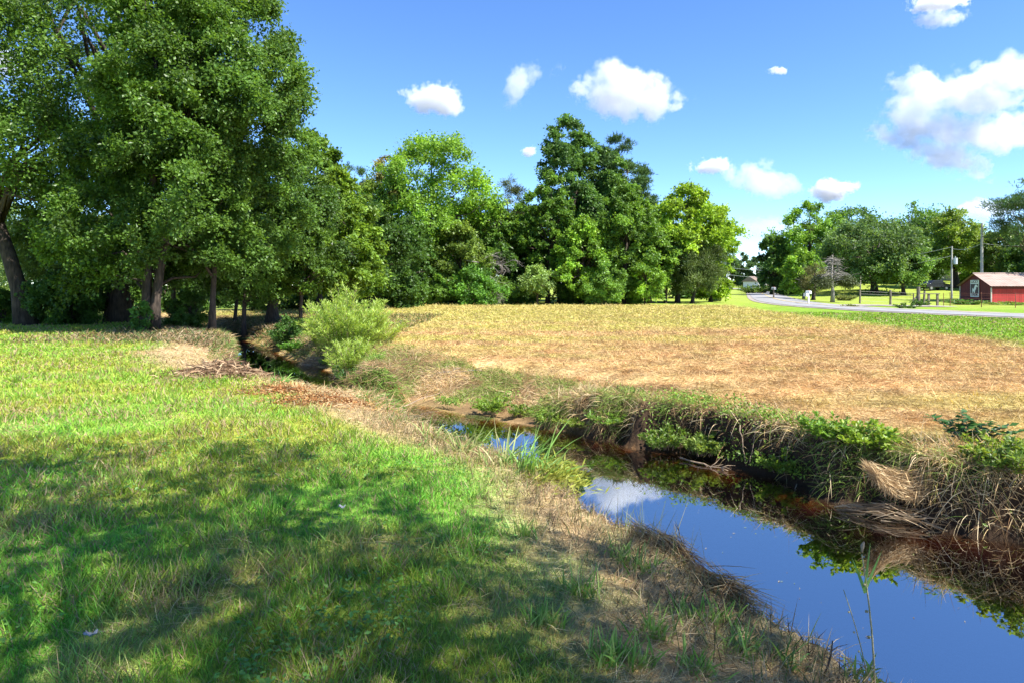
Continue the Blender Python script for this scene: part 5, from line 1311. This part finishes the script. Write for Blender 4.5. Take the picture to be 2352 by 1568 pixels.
cloud('soft cloud patch to the left of the smaller domed one above the road trees', 1765, 420, 230, 110, 5000, 5, .25, 0, .3, .8, 3.6)
cloud('small oval cloud high right of the middle wood', 1636, 381, 150, 56, 5000, 6, .5)
cloud('small domed white cloud above the trees beyond the road', 1910, 437, 150, 74, 5000, 7, .7)
cloud('tiny cloud beside the tall dark tree top', 1217, 348, 62, 46, 5000, 8, .6)
cloud('cloud cut by the top edge of the picture', 2160, 6, 190, 50, 3000, 9, .6)
cloud('faint cloud shred under the one at the top edge', 2160, 44, 180, 46, 3000, 10, .16)
cloud('faint hazy cloud low over the vanishing road', 1765, 522, 260, 70, 6000, 11, .06)
cloud('faint low cloud left of the pine at the right edge', 2270, 480, 200, 70, 6000, 12, .18)
cloud('tiny faint cloud in the open blue', 1788, 163, 70, 24, 3000, 13, .25)
cloud('white cloud glimpsed through the leaves of the left grove', 285, 232, 130, 70, 3000, 16, .7)
cloud('white cloud at the left picture edge behind the leaves', -10, 150, 150, 120, 3000, 17, .7)

# specks floating on the creek: countless
N = 150; k = rng.integers(0, 20, N); P = LL[3 + k % 8] + (RR[3 + k % 8] - LL[3 + k % 8]) * rng.uniform(.12, .95, (N, 1)) + rng.normal(0, .25, (N, 2))
ok = inside(P); P = P[ok]; n_ = len(P)
v, f, cc = leaf_mesh(np.stack([P[:, 0], P[:, 1], np.full(n_, WATER + .004)], -1), nrmz(rng.normal(size=(n_, 3)) * [1, 1, .02]), np.tile([0, 0, 1.], (n_, 1)) + rng.normal(0, .06, (n_, 3)), rng.uniform(.008, .04, n_), rng.uniform(.004, .012, n_), np.array([[.3, .25, .16], [.15, .1, .05], [.2, .24, .08]])[rng.integers(0, 3, n_)])
tag(put('floating_specks', np_mesh('floating_specks', v, f, cc), M_STRAW), 'tiny bits of leaf and seed floating on the creek', 'debris', kind='stuff')

# dead stems standing in the weeds of the cut bank: countless
N = 1500; k = rng.choice(len(seglen), N, p=pr_bank); base = RR[k] + (RR[k + 1] - RR[k]) * rng.random((N, 1)); tg = nrmz(RR[k + 1] - RR[k]); nr_ = np.stack([-tg[:, 1], tg[:, 0]], -1); nr_ *= np.sign(nr_[:, :1] + nr_[:, 1:2] * .6)
inl = rng.uniform(.1, .9, N); bx = base[:, 0] + nr_[:, 0] * inl; by = base[:, 1] + nr_[:, 1] * inl; bz = height(bx, by)
ok = bz > WATER + .1; bx, by, bz = bx[ok], by[ok], bz[ok]; n_ = len(bx)
d0 = rng.normal(size=(n_, 3)) * [.7, .7, .2] + [0, -.15, .9]
v, f, cc = strands(np.stack([bx, by, bz], -1), d0, rng.uniform(.15, .5, n_), .005, rng.uniform(0, .5, n_), np.array([[.62, .5, .3], [.45, .33, .18], [.3, .36, .1], [.25, .16, .09]])[rng.integers(0, 4, n_)] * rng.uniform(.7, 1.2, (n_, 1)), 4)
tag(put('bank_stems', np_mesh('bank_stems', v, f, cc), M_STRAW), 'thin dead stems poking out of the cut bank', 'stems', kind='stuff')

# clover and broadleaf weeds in the lawn: countless
x, y, r = scatter(5200, 2.3, 14, R(-47), R(40), 1.7); x = np.repeat(x, 5); y = np.repeat(y, 5); pa = fbm(x * 1.1 + 60, y * 1.1 + 3, 3)
x = x + rng.normal(0, .03, len(x)); y = y + rng.normal(0, .03, len(x)); gr_ = cover(x, y)[1]; sd_ = terrain_parts(x, y)
ok = (rng.random(len(x)) < sstep(.45, .62, pa)) & (gr_ > .55) & (sd_[3] < 0) & ~sd_[4]; x, y = x[ok], y[ok]; n_ = len(x); z = height(x, y)
lw = rng.uniform(.018, .04, n_)
v, f, cc = leaf_mesh(np.stack([x, y, z + rng.uniform(.03, .08, n_)], -1), nrmz(rng.normal(size=(n_, 3)) * [1, 1, .25]), nrmz(rng.normal(size=(n_, 3)) * .35 + [0, 0, 1]), lw, lw * .7, np.array([[.16, .33, .07]]) * rng.uniform(.6, 1.35, (n_, 1)))
tag(put('lawn_weeds', np_mesh('lawn_weeds', v, f, cc), M_LEAF), 'clover and small broad leaved weeds in the lawn', 'weeds', kind='stuff')

# grass and straw hanging over the steep near bank of the upper pool: countless
N = 12000; sl = np.hypot(*np.diff(LL, axis=0).T); q_ = np.where((LL[:-1, 1] > 9) & (LL[:-1, 1] < 30), sl, 0); k = rng.choice(len(sl), N, p=q_ / q_.sum()); base = LL[k] + (LL[k + 1] - LL[k]) * rng.random((N, 1))
tg = nrmz(LL[k + 1] - LL[k]); nr_ = np.stack([tg[:, 1], -tg[:, 0]], -1); inl = rng.uniform(-.45, .5, N); bx = base[:, 0] + nr_[:, 0] * inl; by = base[:, 1] + nr_[:, 1] * inl; bz = height(bx, by)
ok = bz > WATER + .1; bx, by, bz, nr_ = bx[ok], by[ok], bz[ok], nr_[ok]; n_ = len(bx)
d0 = rng.normal(size=(n_, 3)) * [.5, .5, .2] + [0, 0, .7]; d0[:, :2] += nr_ * rng.uniform(0, .8, (n_, 1))
gre = (rng.random(n_) < .2 + .55 * sstep(.4, .6, vnoise(bx * 1.3, by * 1.3)))[:, None]
c = np.where(gre, np.array([.17, .28, .055]), pal[rng.integers(0, 4, n_)] * .85) * rng.uniform(.55, 1.3, (n_, 1))
v, f, cc = strands(np.stack([bx, by, bz - .01], -1), d0, rng.uniform(.12, .42, n_), .012, rng.uniform(.2, 1.0, n_), c, 4)
tag(put('upper_bank_grass', np_mesh('upper_bank_grass', v, f, cc), M_GRASS), 'rank grass and straw hanging over the near bank of the upper pool', 'grass', kind='stuff')
